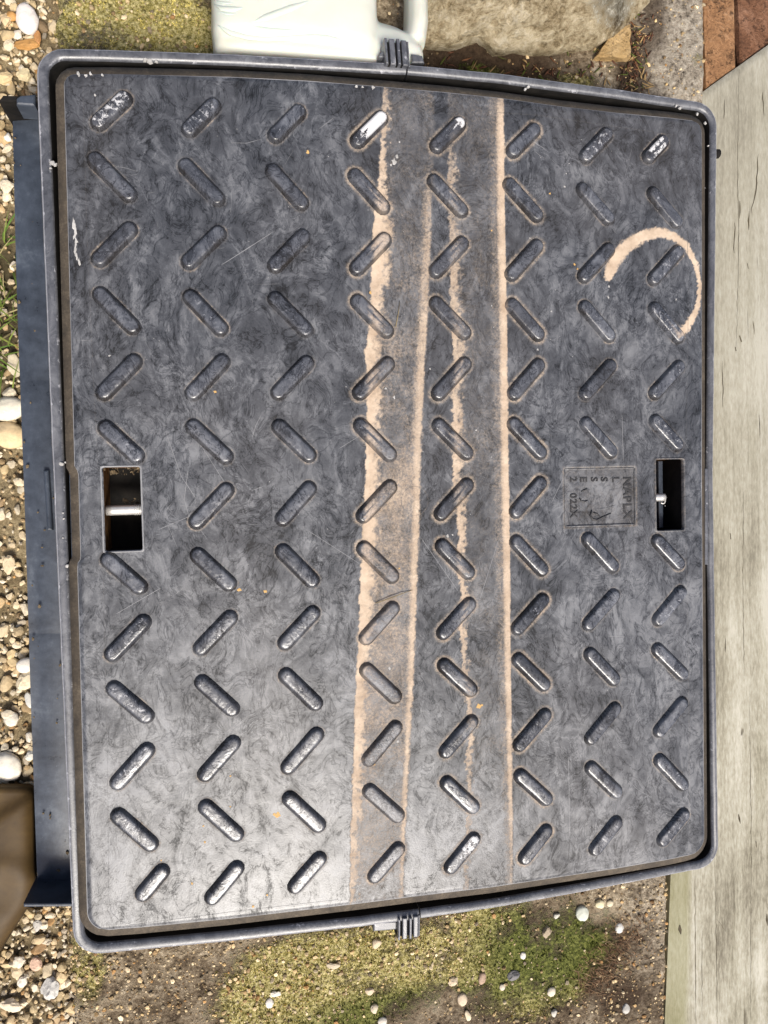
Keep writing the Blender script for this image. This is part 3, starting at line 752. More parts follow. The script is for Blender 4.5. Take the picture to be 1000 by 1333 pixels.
# rim section: (inward offset, height below the rim top), weight of worn edge and painted highlight
SEC = [(.0008, -.0520, 0), (.0008, -.0060, 0), (0, -.0040, .3), (0, -.0012, 1), (.0006, -.0002, 1.2), (.0018, 0, .5), (.0050, -.0002, 0), (.0066, -.0010, .8), (.0076, -.0024, .4), (.0080, -.0060, 0), (.0084, -.0340, 0), (.0300, -.0345, 0)]
def sweep(path, name, parent, ws=1.0):
    pts = polyline(path, .008); v = []; e = []
    for i, p in enumerate(pts):
        a = pts[max(i - 1, 0)]; b = pts[min(i + 1, len(pts) - 1)]
        tx, ty = b[0] - a[0], b[1] - a[1]; L = math.hypot(tx, ty); nx_, ny_ = -ty / L, tx / L
        jit = rnd.uniform(-.00012, .00012)
        for d, h, wt in SEC:
            d2 = d * ws * (1 - .20 * max(0, -nx_)) if d < .02 else d
            v.append((p[0] + nx_ * (d2 + jit), p[1] + ny_ * (d2 + jit), RZ + h)); e.append(wt)
    k = len(SEC); f = []
    for i in range(len(pts) - 1):
        for j in range(k - 1): f.append((i * k + j, (i + 1) * k + j, (i + 1) * k + j + 1, i * k + j + 1))
    f.append(tuple(range(0, k - 2))); f.append(tuple(reversed(range((len(pts) - 1) * k, (len(pts) - 1) * k + k - 2))))
    return mesh_obj(name, v, f, M['rim'], parent, True, {'edge': np.array(e)})
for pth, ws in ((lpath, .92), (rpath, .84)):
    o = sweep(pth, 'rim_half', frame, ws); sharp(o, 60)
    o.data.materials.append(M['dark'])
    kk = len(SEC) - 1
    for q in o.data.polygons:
        if len(q.vertices) == 4 and q.index % kk >= 8: q.material_index = 1  # inner wall painted black: shade of the gap put into the colour
# dark shelf that closes the gap below
m = MB(); m.prism([P2(70, 85), P2(108, 1215), P2(920, 1110), P2(918, 160)][::1], .012, LZ - .036); m.build('seat_shelf', M['dark'], frame, False)

# joint clips at both long sides
def clip(cx, cy, w_, d_, ztop, tilt, parent):
    k = empty('joint_clip', (0, 0, 0)); k.parent = parent
    def part(m, name, mat): o = m.build(name, mat, None, False, edge=np.full(len(m.v), .7)); o.parent = k; return o
    x, y = cx, cy
    m = MB(); m.prism([(x - w_ / 2, y - d_ / 2), (x + w_ / 2, y - d_ / 2), (x + w_ / 2, y + d_ / 2), (x - w_ / 2, y + d_ / 2)], .02, ztop - .004, .001); part(m, 'clip_block', M['dark'])
    for i, (u0, u1, dz) in enumerate(((-.5, -.40, 0), (-.30, -.08, -.0005), (.0, .12, .0004), (.2, .42, -.0008), (.44, .52, -.002))):
        m = MB(); m.prism([(x + u0 * w_, y - d_ * .52), (x + u1 * w_, y - d_ * .52), (x + u1 * w_ + tilt, y + d_ * .52), (x + u0 * w_ + tilt, y + d_ * .52)], ztop - .02, ztop + dz, .0007); part(m, 'clip_rib', M['rim'])
    return k
a = P2(518, 68, LZ); clip(a[0], a[1], .0175, .017, LZ + .001, -.001, frame)
a = P2(533, 1210, LZ); clip(a[0], a[1], .0165, .015, LZ - .001, .0005, frame)
m = MB(); m.prism([P2(486, 1212, LZ - .008), P2(520, 1209, LZ - .008), P2(520, 1198, LZ - .008), P2(486, 1200, LZ - .008)], LZ - .016, LZ - .007, .001); m.build('clip_tongue', M['rim'], frame, False, edge=np.full(len(m.v), .5))
m = MB(); m.prism([P2(536, 82, LZ - .012), P2(553, 82, LZ - .012), P2(550, 72, LZ - .012), P2(536, 70, LZ - .012)], LZ - .02, LZ - .012, .001); m.build('clip_tongue', M['rim'], frame, False, edge=np.full(len(m.v), .2))
m = MB(); m.prism([P2(492, 78, LZ - .010), P2(502, 79, LZ - .010), P2(506, 62, LZ - .010), P2(500, 64, LZ - .010)], LZ - .02, LZ - .006, .0006); m.build('clip_tongue', M['rim'], frame, False, edge=np.full(len(m.v), .8))
# small bolt head by the right wall
m = MB(); a = P2(936, 199, LZ - .012); m.tube([(a[0] - .006, a[1], LZ - .014), (a[0] + .001, a[1], LZ - .014), (a[0] + .002, a[1], LZ - .014)], [.0035, .0035, .0022], 10); m.build('bolt_head', M['dark'], frame)

# latch tab in the gap on the left of the lid
m = MB(); zt_ = LZ - .005
m.prism([P2(93, 727, zt_), P2(99, 727, zt_), P2(96, 615, zt_), P2(90, 615, zt_)], LZ - .02, zt_, .0006); m.build('latch_tab', M['flange'], lid, False)
m = MB(); zt_ = LZ - .002
m.prism([P2(918, 735, zt_), P2(922, 735, zt_), P2(922, 610, zt_), P2(918, 610, zt_)], LZ - .02, zt_, .0006); m.build('latch_tab', M['rim'], lid, False, edge=np.full(len(m.v), .6))

# side flange: a channel with an end wall at each end
fl = empty('side_flange', (0, 0, 0)); fl.parent = frame
ZFg = .012
def fpt(t, side):                                # t along the flange (0 top .. 1 bottom)
    y = 157 + (1145 - 157) * t
    xo = np.interp(y, [157, 400, 650, 900, 1145], [16.5, 23, 32, 39.5, 49]); return P2(xo if side else xo + 62, y, ZFg)
SEG = [(0, .343), (.343, .676), (.676, 1)]
for a, b in SEG:
    v = []; f = []; K = 16; Wn = 8
    for i in range(K + 1):
        t = a + (b - a) * i / K; p, q_ = fpt(t, 1), fpt(t, 0)
        edge_ = .00025 * (1 if 0 < i < K else -1)
        for j in range(Wn + 1):
            s_ = j / Wn; h = .0018 * math.sin(math.pi * s_) * (1 - .3 * t) + .0016 * math.sin(math.pi * 2.2 * t)
            v.append((p[0] + (q_[0] - p[0]) * s_, p[1] + (q_[1] - p[1]) * s_, ZFg + h * (1 if j else .5) + edge_))
        v.append((p[0], p[1], -.004)); 
    kk = Wn + 2
    for i in range(K):
        for j in range(Wn): f.append((i * kk + j, (i + 1) * kk + j, (i + 1) * kk + j + 1, i * kk + j + 1))
        f.append((i * kk + Wn + 1, (i + 1) * kk + Wn + 1, (i + 1) * kk, i * kk))
    o = mesh_obj('flange_panel', v, f, M['flange'], None, True); o.parent = fl; sharp(o, 50)
m = MB(); p0, p1 = P2(46, 1145, ZFg), P2(110, 1145, ZFg)
m.prism([(p0[0], p0[1] - .0024), (p1[0], p1[1] - .0024), (p1[0], p1[1] + .0002), (p0[0], p0[1] + .0002)], 0, ZFg + .0335, .0009); o = m.build('end_wall', M['flange'], None, False); o.parent = fl
m = MB(); p0, p1 = P2(13, 157, ZFg), P2(80, 157, ZFg)
m.prism([(p0[0], p0[1] - .0002), (p1[0], p1[1] - .0002), (p1[0], p1[1] + .0028), (p0[0] + .003, p0[1] + .0040)], 0, ZFg + .028, .0009); o = m.build('end_wall', M['dark'], None, False); o.parent = fl
m = MB(); zc = ZFg + .030
m.prism([P2(21, 136, zc), P2(46, 138, zc), P2(46, 122, zc), P2(26, 124, zc), P2(21, 128, zc)], zc - .02, zc, .0015); o = m.build('broken_lug', M['flange'], None, False); o.parent = fl
m = MB(); p = [P2(*q, ZFg + .004) for q in [(62, 690), (69, 690), (64, 612), (57, 612)]]; m.prism(p, ZFg, ZFg + .006, .0012); o = m.build('flange_rib', M['flange'], None, False); o.parent = fl

m = MB()
for k in range(46):
    t = rnd.random(); p, q_ = fpt(t, 1), fpt(t, 0); s_ = rnd.random() ** 1.5; rr = rnd.uniform(.0003, .0011)
    blob(m, (p[0] + (q_[0] - p[0]) * s_, p[1], ZFg + .0030), rr, rr * rnd.uniform(.6, 1.6), .0004, 7, .45)
o = tag(m.build('soil_crumb', M['soilpocket'], None, False), kind='stuff'); o.parent = fl
# crumbs of mortar in the gap and on the rim
m = MB()
for px, py, r in [(68, 211, 4), (72, 214, 3), (66, 219, 2.5), (80, 604, 4), (86, 602, 2.5), (88, 737, 3.5), (82, 668, 2), (83, 675, 2), (82, 700, 1.6), (189, 78, 5), (196, 79, 5), (204, 80, 3), (688, 113, 3), (684, 116, 3), (885, 141, 3.5), (880, 138, 3), (918, 160, 3), (922, 190, 2.5), (908, 148, 3), (916, 245, 3)]:
    x, y = P2(px, py, RZ); blob(m, (x, y, RZ - .0002), r * U * .75, r * U * .75 * rnd.uniform(.6, 1.1), .0008, 7, .45)
tag(m.build('mortar_crumb', M['fleck'], frame, False), kind='stuff')

# ------------------------------------------------------------------ GROUND
def sheet(name, x0, y0, x1, y1, step, zfun, mat, attrs, kind='structure'):
    xs = np.arange(x0, x1 + step, step); ys = np.arange(y0, y1 + step, step)
    X, Y = np.meshgrid(xs, ys, indexing='ij'); Z = zfun(X, Y); k = len(ys)
    i = np.arange(len(xs) * k).reshape(len(xs), k)
    q = np.stack([i[:-1, :-1], i[1:, :-1], i[1:, 1:], i[:-1, 1:]], -1).reshape(-1, 4)
    o = mesh_obj(name, np.stack([X.ravel(), Y.ravel(), Z.ravel()], 1), q.tolist(), mat, None, True, {a: fn(X.ravel(), Y.ravel()) for a, fn in attrs.items()})
    return tag(o, kind=kind)
def near(x, y, px, py, r, z=0, ry=None):
    cx, cy = P2(px, py, z); return 1 - sstep(.35, 1.0, np.hypot((x - cx) / r, (y - cy) / (ry or r)))
GSP = .00062
ex = lambda y: np.interp(y, *zip(*sorted([(P2(84, 60, 0)[1], P2(74, 60, 0)[0]), (P2(90, 1300, 0)[1], P2(91, 1300, 0)[0])])))   # slab edge towards the gravel
tl = (P2(868, 1180, 0), P2(866, 1333, 0), P2(911, 118, 0))
def sleeper_x(y): return np.interp(y, [P2(866, 1500, 0)[1], P2(868, 1180, 0)[1], P2(914, 118, 0)[1]], [P2(864, 1500, 0)[0], P2(868, 1180, 0)[0], P2(914, 118, 0)[0]])
YLO, YHI = P2(500, 1333, 0)[1] - .09, P2(500, 0, 0)[1] + .10
def z_conc(x, y):
    z = (fbm(x, y, 22, 4) - .5) * .006 + (fbm(x, y, 160, 3) - .5) * .0022 - .002
    e = x - ex(y); z = z - .016 * (1 - sstep(-.004, .004, e + (fbm(x, y, 60, 3) - .5) * .012))
    z = z - .010 * near(x, y, 640, 95, .055, 0, .028) - .002 * (1 - sstep(0, .004, np.abs(sleeper_x(y) - x))) + .005 * near(x, y, 890, 40, .05, 0, .12)
    z = z + .003 * sstep(.05, .006, sleeper_x(y) - x) - .012 * sstep(-.0005, .003, x - sleeper_x(y))
    return z
def a_moss(x, y):
    b = fbm(x, y, 16, 4)
    top = near(x, y, 170, 30, .105, 0, .062) * .95
    bot = .95 * near(x, y, 430, 1285, .135, 0, .075) + 1.05 * near(x, y, 700, 1250, .11, 0, .08) + .95 * near(x, y, 112, 1262, .026, 0, .045) + .5 * near(x, y, 590, 1200, .08, 0, .03)
    mid = .8 * near(x, y, 620, 90, .045, 0, .02) + .7 * near(x, y, 750, 105, .03, 0, .012)
    st = .5 * near(x, y, 905, 90, .014, 0, .02)
    return np.clip((top + bot + mid + st) * (.15 + 1.25 * b + .5 * (fbm(x, y, 60, 3) - .5)), 0, 1)
def a_lush(x, y): return np.clip(.9 * near(x, y, 720, 1230, .10, 0, .075) + .8 * near(x, y, 520, 1320, .12, 0, .03) + .9 * near(x, y, 615, 90, .05, 0, .03), 0, 1)
def a_pale(x, y): return np.clip(.95 * near(x, y, 885, 50, .062, 0, .11) + .75 * near(x, y, 90, 20, .035, 0, .06) + .35 * near(x, y, 845, 1200, .03, 0, .08), 0, 1)
def a_dirt_shade(x, y):
    return np.clip(1.0 * near(x, y, 640, 80, .115, 0, .042) + .95 * near(x, y, 822, 80, .022, 0, .05) + .8 * near(x, y, 850, 20, .014, 0, .05) + .6 * near(x, y, 800, 1260, .05, 0, .05) + .30 * near(x, y, 250, 1300, .10, 0, .05) + .45 * near(x, y, 640, 1333, .22, 0, .03) + .5 * near(x, y, 840, 1320, .06, 0, .04), 0, 1)  # first patch: dirt below the rock, with the rock's shade painted in
sheet('concrete_path', P2(60, 600, 0)[0], YLO, P2(925, 600, 0)[0], YHI, .0026, z_conc, M['concrete'], {'moss': a_moss, 'lush': a_lush, 'pale': a_pale, 'dirt': a_dirt_shade})
def z_soil(x, y): return -.011 + (fbm(x, y, 18, 4) - .5) * .008 + (fbm(x, y, 150, 3) - .5) * .003 - .02 * sstep(.0, .02, x - ex(y) - .004)
def a_sd(x, y): return np.clip(.95 * near(x, y, 5, 400, .05, -.01, .085), 0, 1)
XLO = P2(0, 666, -.01)[0] - .13
sheet('soil', XLO, YLO, P2(120, 666, 0)[0], YHI, .004, z_soil, M['soil'], {'dirt': a_sd})

# ------------------------------------------------------------------ stones
bmI = bmesh.new(); bmesh.ops.create_icosphere(bmI, subdivisions=2, radius=1)
I2 = np.array([v.co[:] for v in bmI.verts]); F2 = [tuple(v.index for v in f.verts) for f in bmI.faces]; bmI.free()
bmI = bmesh.new(); bmesh.ops.create_icosphere(bmI, subdivisions=1, radius=1)
I1 = np.array([v.co[:] for v in bmI.verts]); F1 = [tuple(v.index for v in f.verts) for f in bmI.faces]; bmI.free()
bmI = bmesh.new(); bmesh.ops.create_icosphere(bmI, subdivisions=3, radius=1)
I3 = np.array([v.co[:] for v in bmI.verts]); F3 = [tuple(v.index for v in f.verts) for f in bmI.faces]; bmI.free()
def stone_v(T, sx, sy, sz, rot, ang=.5, seed=None):
    r = np.random.default_rng(seed) if seed is not None else rng
    v = T.copy()
    for _ in range(int(5 + 8 * ang)):           # flatten against random planes: facets of a broken pebble
        d = r.normal(size=3); d /= np.linalg.norm(d); k = r.uniform(.50, .95) if ang > .3 else r.uniform(.8, 1)
        h = v @ d; v = v - np.outer(np.maximum(h - k, 0), d) * (.9 if ang > .3 else .6)
    v = v * (1 + r.normal(0, .03 * (1 + ang), (len(v), 1)))
    v = v * np.array([sx, sy, sz]); c, s = math.cos(rot), math.sin(rot)
    x = v[:, 0] * c - v[:, 1] * s; y = v[:, 0] * s + v[:, 1] * c; v[:, 0], v[:, 1] = x, y
    return v
class Bulk:
    def __init__(s): s.v = []; s.f = []; s.c = []; s.n = 0
    def add(s, v, F, col):
        s.v.append(v); s.f.append(np.array(F) + s.n); s.c.append(np.tile(col, (len(v), 1))); s.n += len(v)
    def build(s, name, mat, smooth=False, parent=None):
        v = np.concatenate(s.v).astype(np.float32); f = np.concatenate(s.f).astype(np.int32); c = np.concatenate(s.c).astype(np.float32)
        me = bpy.data.meshes.new(name); me.vertices.add(len(v)); me.vertices.foreach_set('co', v.ravel())
        me.loops.add(f.size); me.loops.foreach_set('vertex_index', f.ravel()); me.polygons.add(len(f)); me.polygons.foreach_set('loop_start', np.arange(0, f.size, 3, dtype=np.int32))
        me.polygons.foreach_set('use_smooth', np.full(len(f), smooth))
        me.attributes.new('Col', 'FLOAT_COLOR', 'POINT').data.foreach_set('color', np.concatenate([c, np.ones((len(c), 1), np.float32)], 1).ravel())
        me.materials.append(mat); me.update(calc_edges=True); me.validate()
        return link(bpy.data.objects.new(name, me), parent)
PAL = [(.62, .55, .43), (.55, .46, .32), (.70, .66, .58), (.48, .37, .23), (.42, .27, .13), (.36, .33, .29), (.60, .50, .33), (.28, .21, .13), (.74, .71, .64), (.50, .30, .12)]
PW = [.20, .16, .18, .11, .06, .07, .11, .03, .07, .01]
def scol():
    c = np.array(PAL[rng.choice(len(PAL), p=PW)]); return np.clip(c * np.array((1, .95, .84)) * rng.uniform(.6, 1.1), 0, .85)
# gravel beside the slab: loose stones nobody could count
G = Bulk(); xr0, xr1 = XLO, None
cells = []
y = YLO
while y < YHI:
    x = XLO
    while x < ex(y) + .012:
        cells.append((x, y)); x += .0036
    y += .0036
for x, y in cells:
    x += rng.uniform(-.003, .003); y += rng.uniform(-.003, .003)
    py = np.interp(y, [P2(20, 1333, 0)[1], P2(20, 0, 0)[1]], [1333, 0])
    dens = np.interp(py, [0, 180, 270, 300, 470, 520, 600, 700, 850, 1000, 1180], [.95, .95, .7, .3, .3, .75, .7, .55, .7, .9, 1.0])
    if rng.random() > dens: continue
    big = rng.random()
    s = (.0012 + .0026 * big ** 2.2)
    if big > .975: s *= 1.35
    v = stone_v(I1 if s < .0030 else I2, s * rng.uniform(.9, 1.5), s * rng.uniform(.75, 1.1), s * rng.uniform(.55, .85), rng.uniform(0, 6.3), 1.0)
    zb = float(z_soil(np.array(x), np.array(y))); v += np.array([x, y, zb + s * .35 + rng.uniform(0, .0035)])
    G.add(v, F1 if s < .0030 else F2, scol())
tag(G.build('gravel', M['stone']), kind='stuff')
# grit bedded in the concrete
Gt = Bulk()
for k in range(9000):
    if k < 7000: px, py = rng.uniform(60, 880), rng.uniform(1150, 1420)
    else: px, py = rng.uniform(80, 920), rng.uniform(-70, 130)
    x, y = P2(px, py, 0); zc = float(z_conc(np.array(x), np.array(y)))
    if rng.random() < .85 * float(a_lush(np.array(x), np.array(y))): continue
    u = rng.random(); s = .00055 + .0015 * u ** 4.2
    if px < 220: s *= 1.1
    v = stone_v(I1, s * rng.uniform(.9, 1.5), s, s * .8, rng.uniform(0, 6.3), .5); v += np.array([x, y, zc + s * .35])
    c = scol() * np.array((1, .93, .80)) * rng.choice([1.25, 1.0, .7, .45]); Gt.add(v, F1, c)
tag(Gt.build('grit', M['stone']), kind='stuff')
# moss: many tiny tufts
Ms = Bulk(); cnt = 0
BL = np.array([(-1, 0, 0), (1, 0, 0), (.15, .25, 1.0), (0, -1, 0), (0, 1, 0), (-.3, .1, .9)]); BF = [(0, 1, 2), (3, 4, 5)]
while cnt < 15000:
    px, py = (rng.uniform(60, 860), rng.uniform(1150, 1400)) if cnt % 5 < 3 else (rng.uniform(60, 920), rng.uniform(-60, 125))
    x, y = P2(px, py, 0); mo = float(a_moss(np.array(x), np.array(y)))
    cnt += 1
    if rng.random() > mo * 1.1 - .25: continue
    lu = float(a_lush(np.array(x), np.array(y))); zc = float(z_conc(np.array(x), np.array(y)))
    for b in range(4):
        s = rng.uniform(.0004, .0011); v = BL * np.array([s * .55, s * .55, s * rng.uniform(1.2, 2.6)]); t = rng.uniform(0, 6.3); c_, s_ = math.cos(t), math.sin(t)
        v = np.stack([v[:, 0] * c_ - v[:, 1] * s_ + v[:, 2] * rng.normal(0, .5), v[:, 0] * s_ + v[:, 1] * c_ + v[:, 2] * rng.normal(0, .5), v[:, 2]], 1)
        v += np.array([x + rng.normal(0, .0011), y + rng.normal(0, .0011), zc - .0001])
        col = np.array((.46, .39, .115)) * rng.uniform(.3, 2.0) * (1 - lu) + np.array((.085, .115, .010)) * rng.uniform(.3, 1.7) * lu
        Ms.add(v, BF, col)
tag(Ms.build('moss', M['plant'], True), kind='stuff')

def pebble(name, px, py, wpx, hpx, col, label, z=-.006, rot=0, ang=.3, hz=.6, seed=1, T=None, group=None, cat='pebble'):
    x, y = P2(px, py, z); u = GSP
    v = stone_v(I3, wpx * u / 2 * 1.04, hpx * u / 2 * 1.04, min(wpx, hpx) * u / 2 * hz, R(rot), ang, seed)
    e = empty('x', (0, 0, 0)); bpy.data.objects.remove(e)
    o = mesh_obj(name, v, F3, M['stone'], None, ang < .5, {'Col': np.tile(col, (len(v), 1))})
    o.location = (x, y, z); return tag(o, label, cat, group)
W_, CR, TN, GY_, OR = (.72, .70, .66), (.66, .58, .43), (.50, .37, .21), (.42, .42, .40), (.46, .25, .08)
STONES = [
 (35, 25, 24, 35, (.74, .71, .70), 'smooth white oval pebble at the top left in the gravel', 12, .1),
 (33, 57, 30, 14, OR, 'orange brown flat oblong stone just below the white oval pebble', 8, .8),
 (15, 20, 14, 13, OR, 'small orange pebble left of the white oval pebble', 30, .4),
 (8, 26, 14, 17, (.62, .48, .30), 'tan angular pebble at the top left edge of the photo', 0, .8),
 (23, 45, 13, 10, (.70, .64, .55), 'little pale pebble between the white oval pebble and the oblong stone', 20, .7),
 (12, 58, 13, 12, CR, 'cream pebble at the left end of the orange oblong stone', 20, .7),
 (33, 97, 18, 19, (.70, .60, .38), 'pale yellow angular stone above the top end of the side flange', -30, .9),
 (7, 102, 22, 14, (.66, .52, .30), 'yellowish flat stone at the left edge, level with the frame corner', 10, .9),
 (49, 48, 8, 17, (.44, .22, .08), 'narrow rust coloured stone beside the oblong stone', 0, .7),
 (11, 178, 10, 11, W_, 'small white stone left of the top of the side flange', 0, .4),
 (9, 243, 17, 15, (.70, .63, .50), 'cream crumbly stone at the left edge above the grass', 0, .8),
 (17, 346, 8, 12, (.68, .62, .52), 'small cream stone among the grass blades', 0, .6),
 (18, 474, 15, 28, (.55, .50, .38), 'weathered buff stone below the grass, beside the flange', 10, .7),
 (10, 532, 42, 27, (.72, .69, .60), 'large rounded off white stone at the left edge below the grass', 8, .25),
 (13, 567, 40, 30, (.66, .52, .32), 'large tan smooth stone directly under the off white rounded stone', -10, .3),
 (25, 628, 14, 12, CR, 'small cream pebble below the large tan stone', 0, .5),
 (12, 735, 13, 23, (.66, .55, .38), 'upright tan stone in the sandy gravel half way down the left edge', 0, .8),
 (34, 866, 22, 17, (.70, .68, .64), 'pale grey smooth stone tucked against the flange', 12, .25),
 (33, 886, 26, 20, (.70, .62, .46), 'cream wedge stone under the pale grey one by the flange', 25, .6),
 (38, 911, 9, 20, (.55, .56, .55), 'slim blue grey stone standing against the flange', 10, .3),
 (15, 936, 16, 18, (.66, .63, .56), 'buff white round pebble left of the slim grey stone', 0, .3),
 (38, 960, 10, 13, (.68, .64, .56), 'small pale pebble touching the flange above the brown sheet', 0, .4),
 (39, 985, 14, 14, (.64, .64, .60), 'rough pale pebble right of the big white one', 0, .8),
 (9, 998, 32, 36, (.78, .75, .68), 'biggest white rounded stone, just above the brown sheet', 30, .2),
 (66, 1286, 25, 27, (.52, .52, .51), 'light grey angular stone in the gravel at lower left', 20, 1.0),
 (24, 1252, 15, 16, (.70, .64, .54), 'cream stone below the brown sheet at lower left', 0, .7),
 (48, 1205, 12, 14, (.45, .44, .42), 'mid grey pebble under the flange corner', 0, .5),
 (14, 1308, 28, 20, (.72, .62, .48), 'large cream stone in the bottom left corner', -20, .7),
 (47, 1255, 14, 16, (.60, .42, .32), 'pinkish stone left of the light grey angular one', 30, .7),
 (30, 1278, 13, 12, (.74, .70, .62), 'off white stone in the gravel between the pinkish stone and the corner', 30, .7),
]
for i, (px, py, wp, hp, col, lab, rot, ang) in enumerate(STONES):
    pebble('pebble', px, py, wp, hp, col, lab, -.004, rot, ang, .62, 100 + i, group='larger stones in the gravel')
SL = [
 (758, 1189, 18, 22, (.56, .60, .55), 'pale green grey oval pebble on the mossy slab under the frame', 10, .1),
 (781, 1177, 14, 12, (.72, .66, .46), 'cream oval pebble right of the green grey pebble', -20, .15),
 (794, 1176, 10, 9, (.64, .58, .44), 'small beige pebble touching the cream oval one', 0, .2),
 (806, 1208, 13, 14, (.66, .67, .66), 'whitish round pebble near the dry brown strands', 0, .1),
 (681, 1244, 8, 10, (.70, .69, .66), 'small white pebble left of centre of the dark moss', 0, .3),
 (718, 1291, 12, 13, (.68, .62, .52), 'cream pebble at the bottom of the dark moss', -30, .3),
 (722, 1318, 10, 13, (.50, .49, .46), 'grey pebble below the cream pebble near the bottom edge', 0, .4),
 (815, 1313, 11, 14, (.44, .44, .43), 'grey pebble on the bare dirt by the timber', 0, .4),
 (602, 1301, 13, 18, (.60, .50, .38), 'beige oval pebble low in the yellow green moss', 10, .2),
 (609, 1322, 9, 15, (.72, .62, .46), 'cream slim pebble at the bottom edge below the beige oval one', 15, .4),
 (359, 1294, 14, 9, (.72, .70, .64), 'white flat chip in the moss, left of middle', 0, .6),
 (351, 1306, 10, 13, (.70, .68, .66), 'white pebble just under the white flat chip', 0, .3),
 (491, 1228, 15, 14, (.58, .49, .36), 'buff pebble under the clip tongue', 0, .4),
 (434, 1257, 18, 9, (.50, .44, .33), 'flat tan chip in the yellow green moss', -10, .6),
 (481, 1290, 12, 11, (.58, .48, .36), 'rounded tan pebble below the flat tan chip', 0, .4),
 (488, 1313, 11, 12, (.60, .53, .42), 'light tan pebble at the bottom edge, middle of the moss', 0, .4),
 (628, 1274, 12, 17, (.40, .29, .22), 'pinkish brown pebble right of the yellow green moss', 0, .4),
 (590, 1277, 14, 12, (.56, .47, .35), 'tan pebble beside the pinkish brown pebble', 30, .5),
 (668, 1270, 19, 13, (.16, .16, .17), 'dark slate grey stone in the dark moss', 15, .7),
 (711, 1213, 16, 18, (.36, .30, .22), 'brown lumpy stone above the dark moss', 0, .7),
 (725, 1192, 9, 10, (.50, .50, .46), 'small grey pebble left of the green grey oval pebble', 0, .4),
 (498, 1330, 12, 12, (.66, .63, .58), 'white pebble cut by the bottom edge of the photo', 0, .3),
 (654, 1285, 8, 9, (.60, .55, .46), 'tiny cream pebble below the dark slate stone', 0, .3),
]
for i, (px, py, wp, hp, col, lab, rot, ang) in enumerate(SL):
    x, y = P2(px, py, 0); zc = float(z_conc(np.array(x), np.array(y)))
    pebble('pebble', px, py, wp, hp, col, lab, zc + .0008, rot, ang, .6, 300 + i, group='pebbles on the mossy slab')

# grass and strands
m = MB()
for k in range(150):
    px, py = rnd.uniform(-70, 22), rnd.gauss(385, 62)
    if k < 14: px, py = rnd.uniform(-20, 12), rnd.uniform(280, 500)
    p = P(px, py, -.012); a = rnd.uniform(0, 6.28); L = rnd.uniform(.012, .034); bend = rnd.uniform(.5, 1.4); wd = rnd.uniform(.0004, .00085)
    pts = [p + Vector((math.cos(a) * L * t * bend * t, math.sin(a) * L * t * bend * t, L * (t - .35 * t * t) * .9)) for t in (0, .3, .6, .85, 1)]
    sidev = Vector((-math.sin(a), math.cos(a), 0))
    v = []
    for t, q_ in zip((1, 1, .8, .5, .05), pts): v += [q_ - sidev * wd * t, q_ + sidev * wd * t]
    f = [(2 * i, 2 * i + 1, 2 * i + 3, 2 * i + 2) for i in range(4)]
    g = rnd.random(); c = (.075 + .15 * g, .15 + .10 * g, .02 + .03 * g) if rnd.random() < .8 else (.36, .30, .14)
    m.add(v, f, c)
tag(m.build('grass', M['plant']), kind='stuff')
m = MB()
for k in range(420):
    t = rnd.random(); px = 770 + 55 * t + rnd.gauss(0, 15); py = 1290 - 85 * t + rnd.gauss(0, 11)
    if px > 858: continue
    x, y = P2(px, py, 0); zc = float(z_conc(np.array(x), np.array(y))); a = rnd.gauss(2.2, .7); L = rnd.uniform(.004, .011)
    r_ = rnd.uniform(.00016, .0003)
    pts = [(x + L * s_ * math.cos(a + s_ * .6), y + L * s_ * math.sin(a + s_ * .6), zc + .0006 + .003 * math.sin(s_ * 2.6) * rnd.random()) for s_ in (0, .35, .7, 1)]
    n0 = len(m.v); m.tube(pts, [r_, r_, r_ * .8, r_ * .3], 4)
    c = rnd.choice([(.22, .12, .06), (.32, .19, .10), (.14, .075, .04), (.38, .26, .14)]); m.c += [c] * (len(m.v) - n0)
tag(m.build('dry_strands', M['plant']), kind='stuff')
m = MB()                                         # leaf litter and twiglets beside the rock
for k in range(260):
    if k % 2: px, py = 826 + rnd.gauss(0, 9), rnd.uniform(15, 118)
    else: px, py = rnd.uniform(570, 830), rnd.gauss(90, 12)
    x, y = P2(px, py, 0); zc = float(z_conc(np.array(x), np.array(y))); a = rnd.uniform(0, 6.28); L = rnd.uniform(.003, .010); r_ = rnd.uniform(.0002, .0006)
    pts = [(x + L * s_ * math.cos(a), y + L * s_ * math.sin(a), zc + .0008 + rnd.uniform(0, .002)) for s_ in (0, .5, 1)]
    n0 = len(m.v); m.tube(pts, [r_, r_ * 1.5, r_ * .3], 4, .5)
    c = rnd.choice([(.12, .05, .025), (.20, .09, .04), (.07, .035, .02), (.42, .28, .12), (.10, .12, .02)]); m.c += [c] * (len(m.v) - n0)
tag(m.build('leaf_litter', M['plant']), kind='stuff')

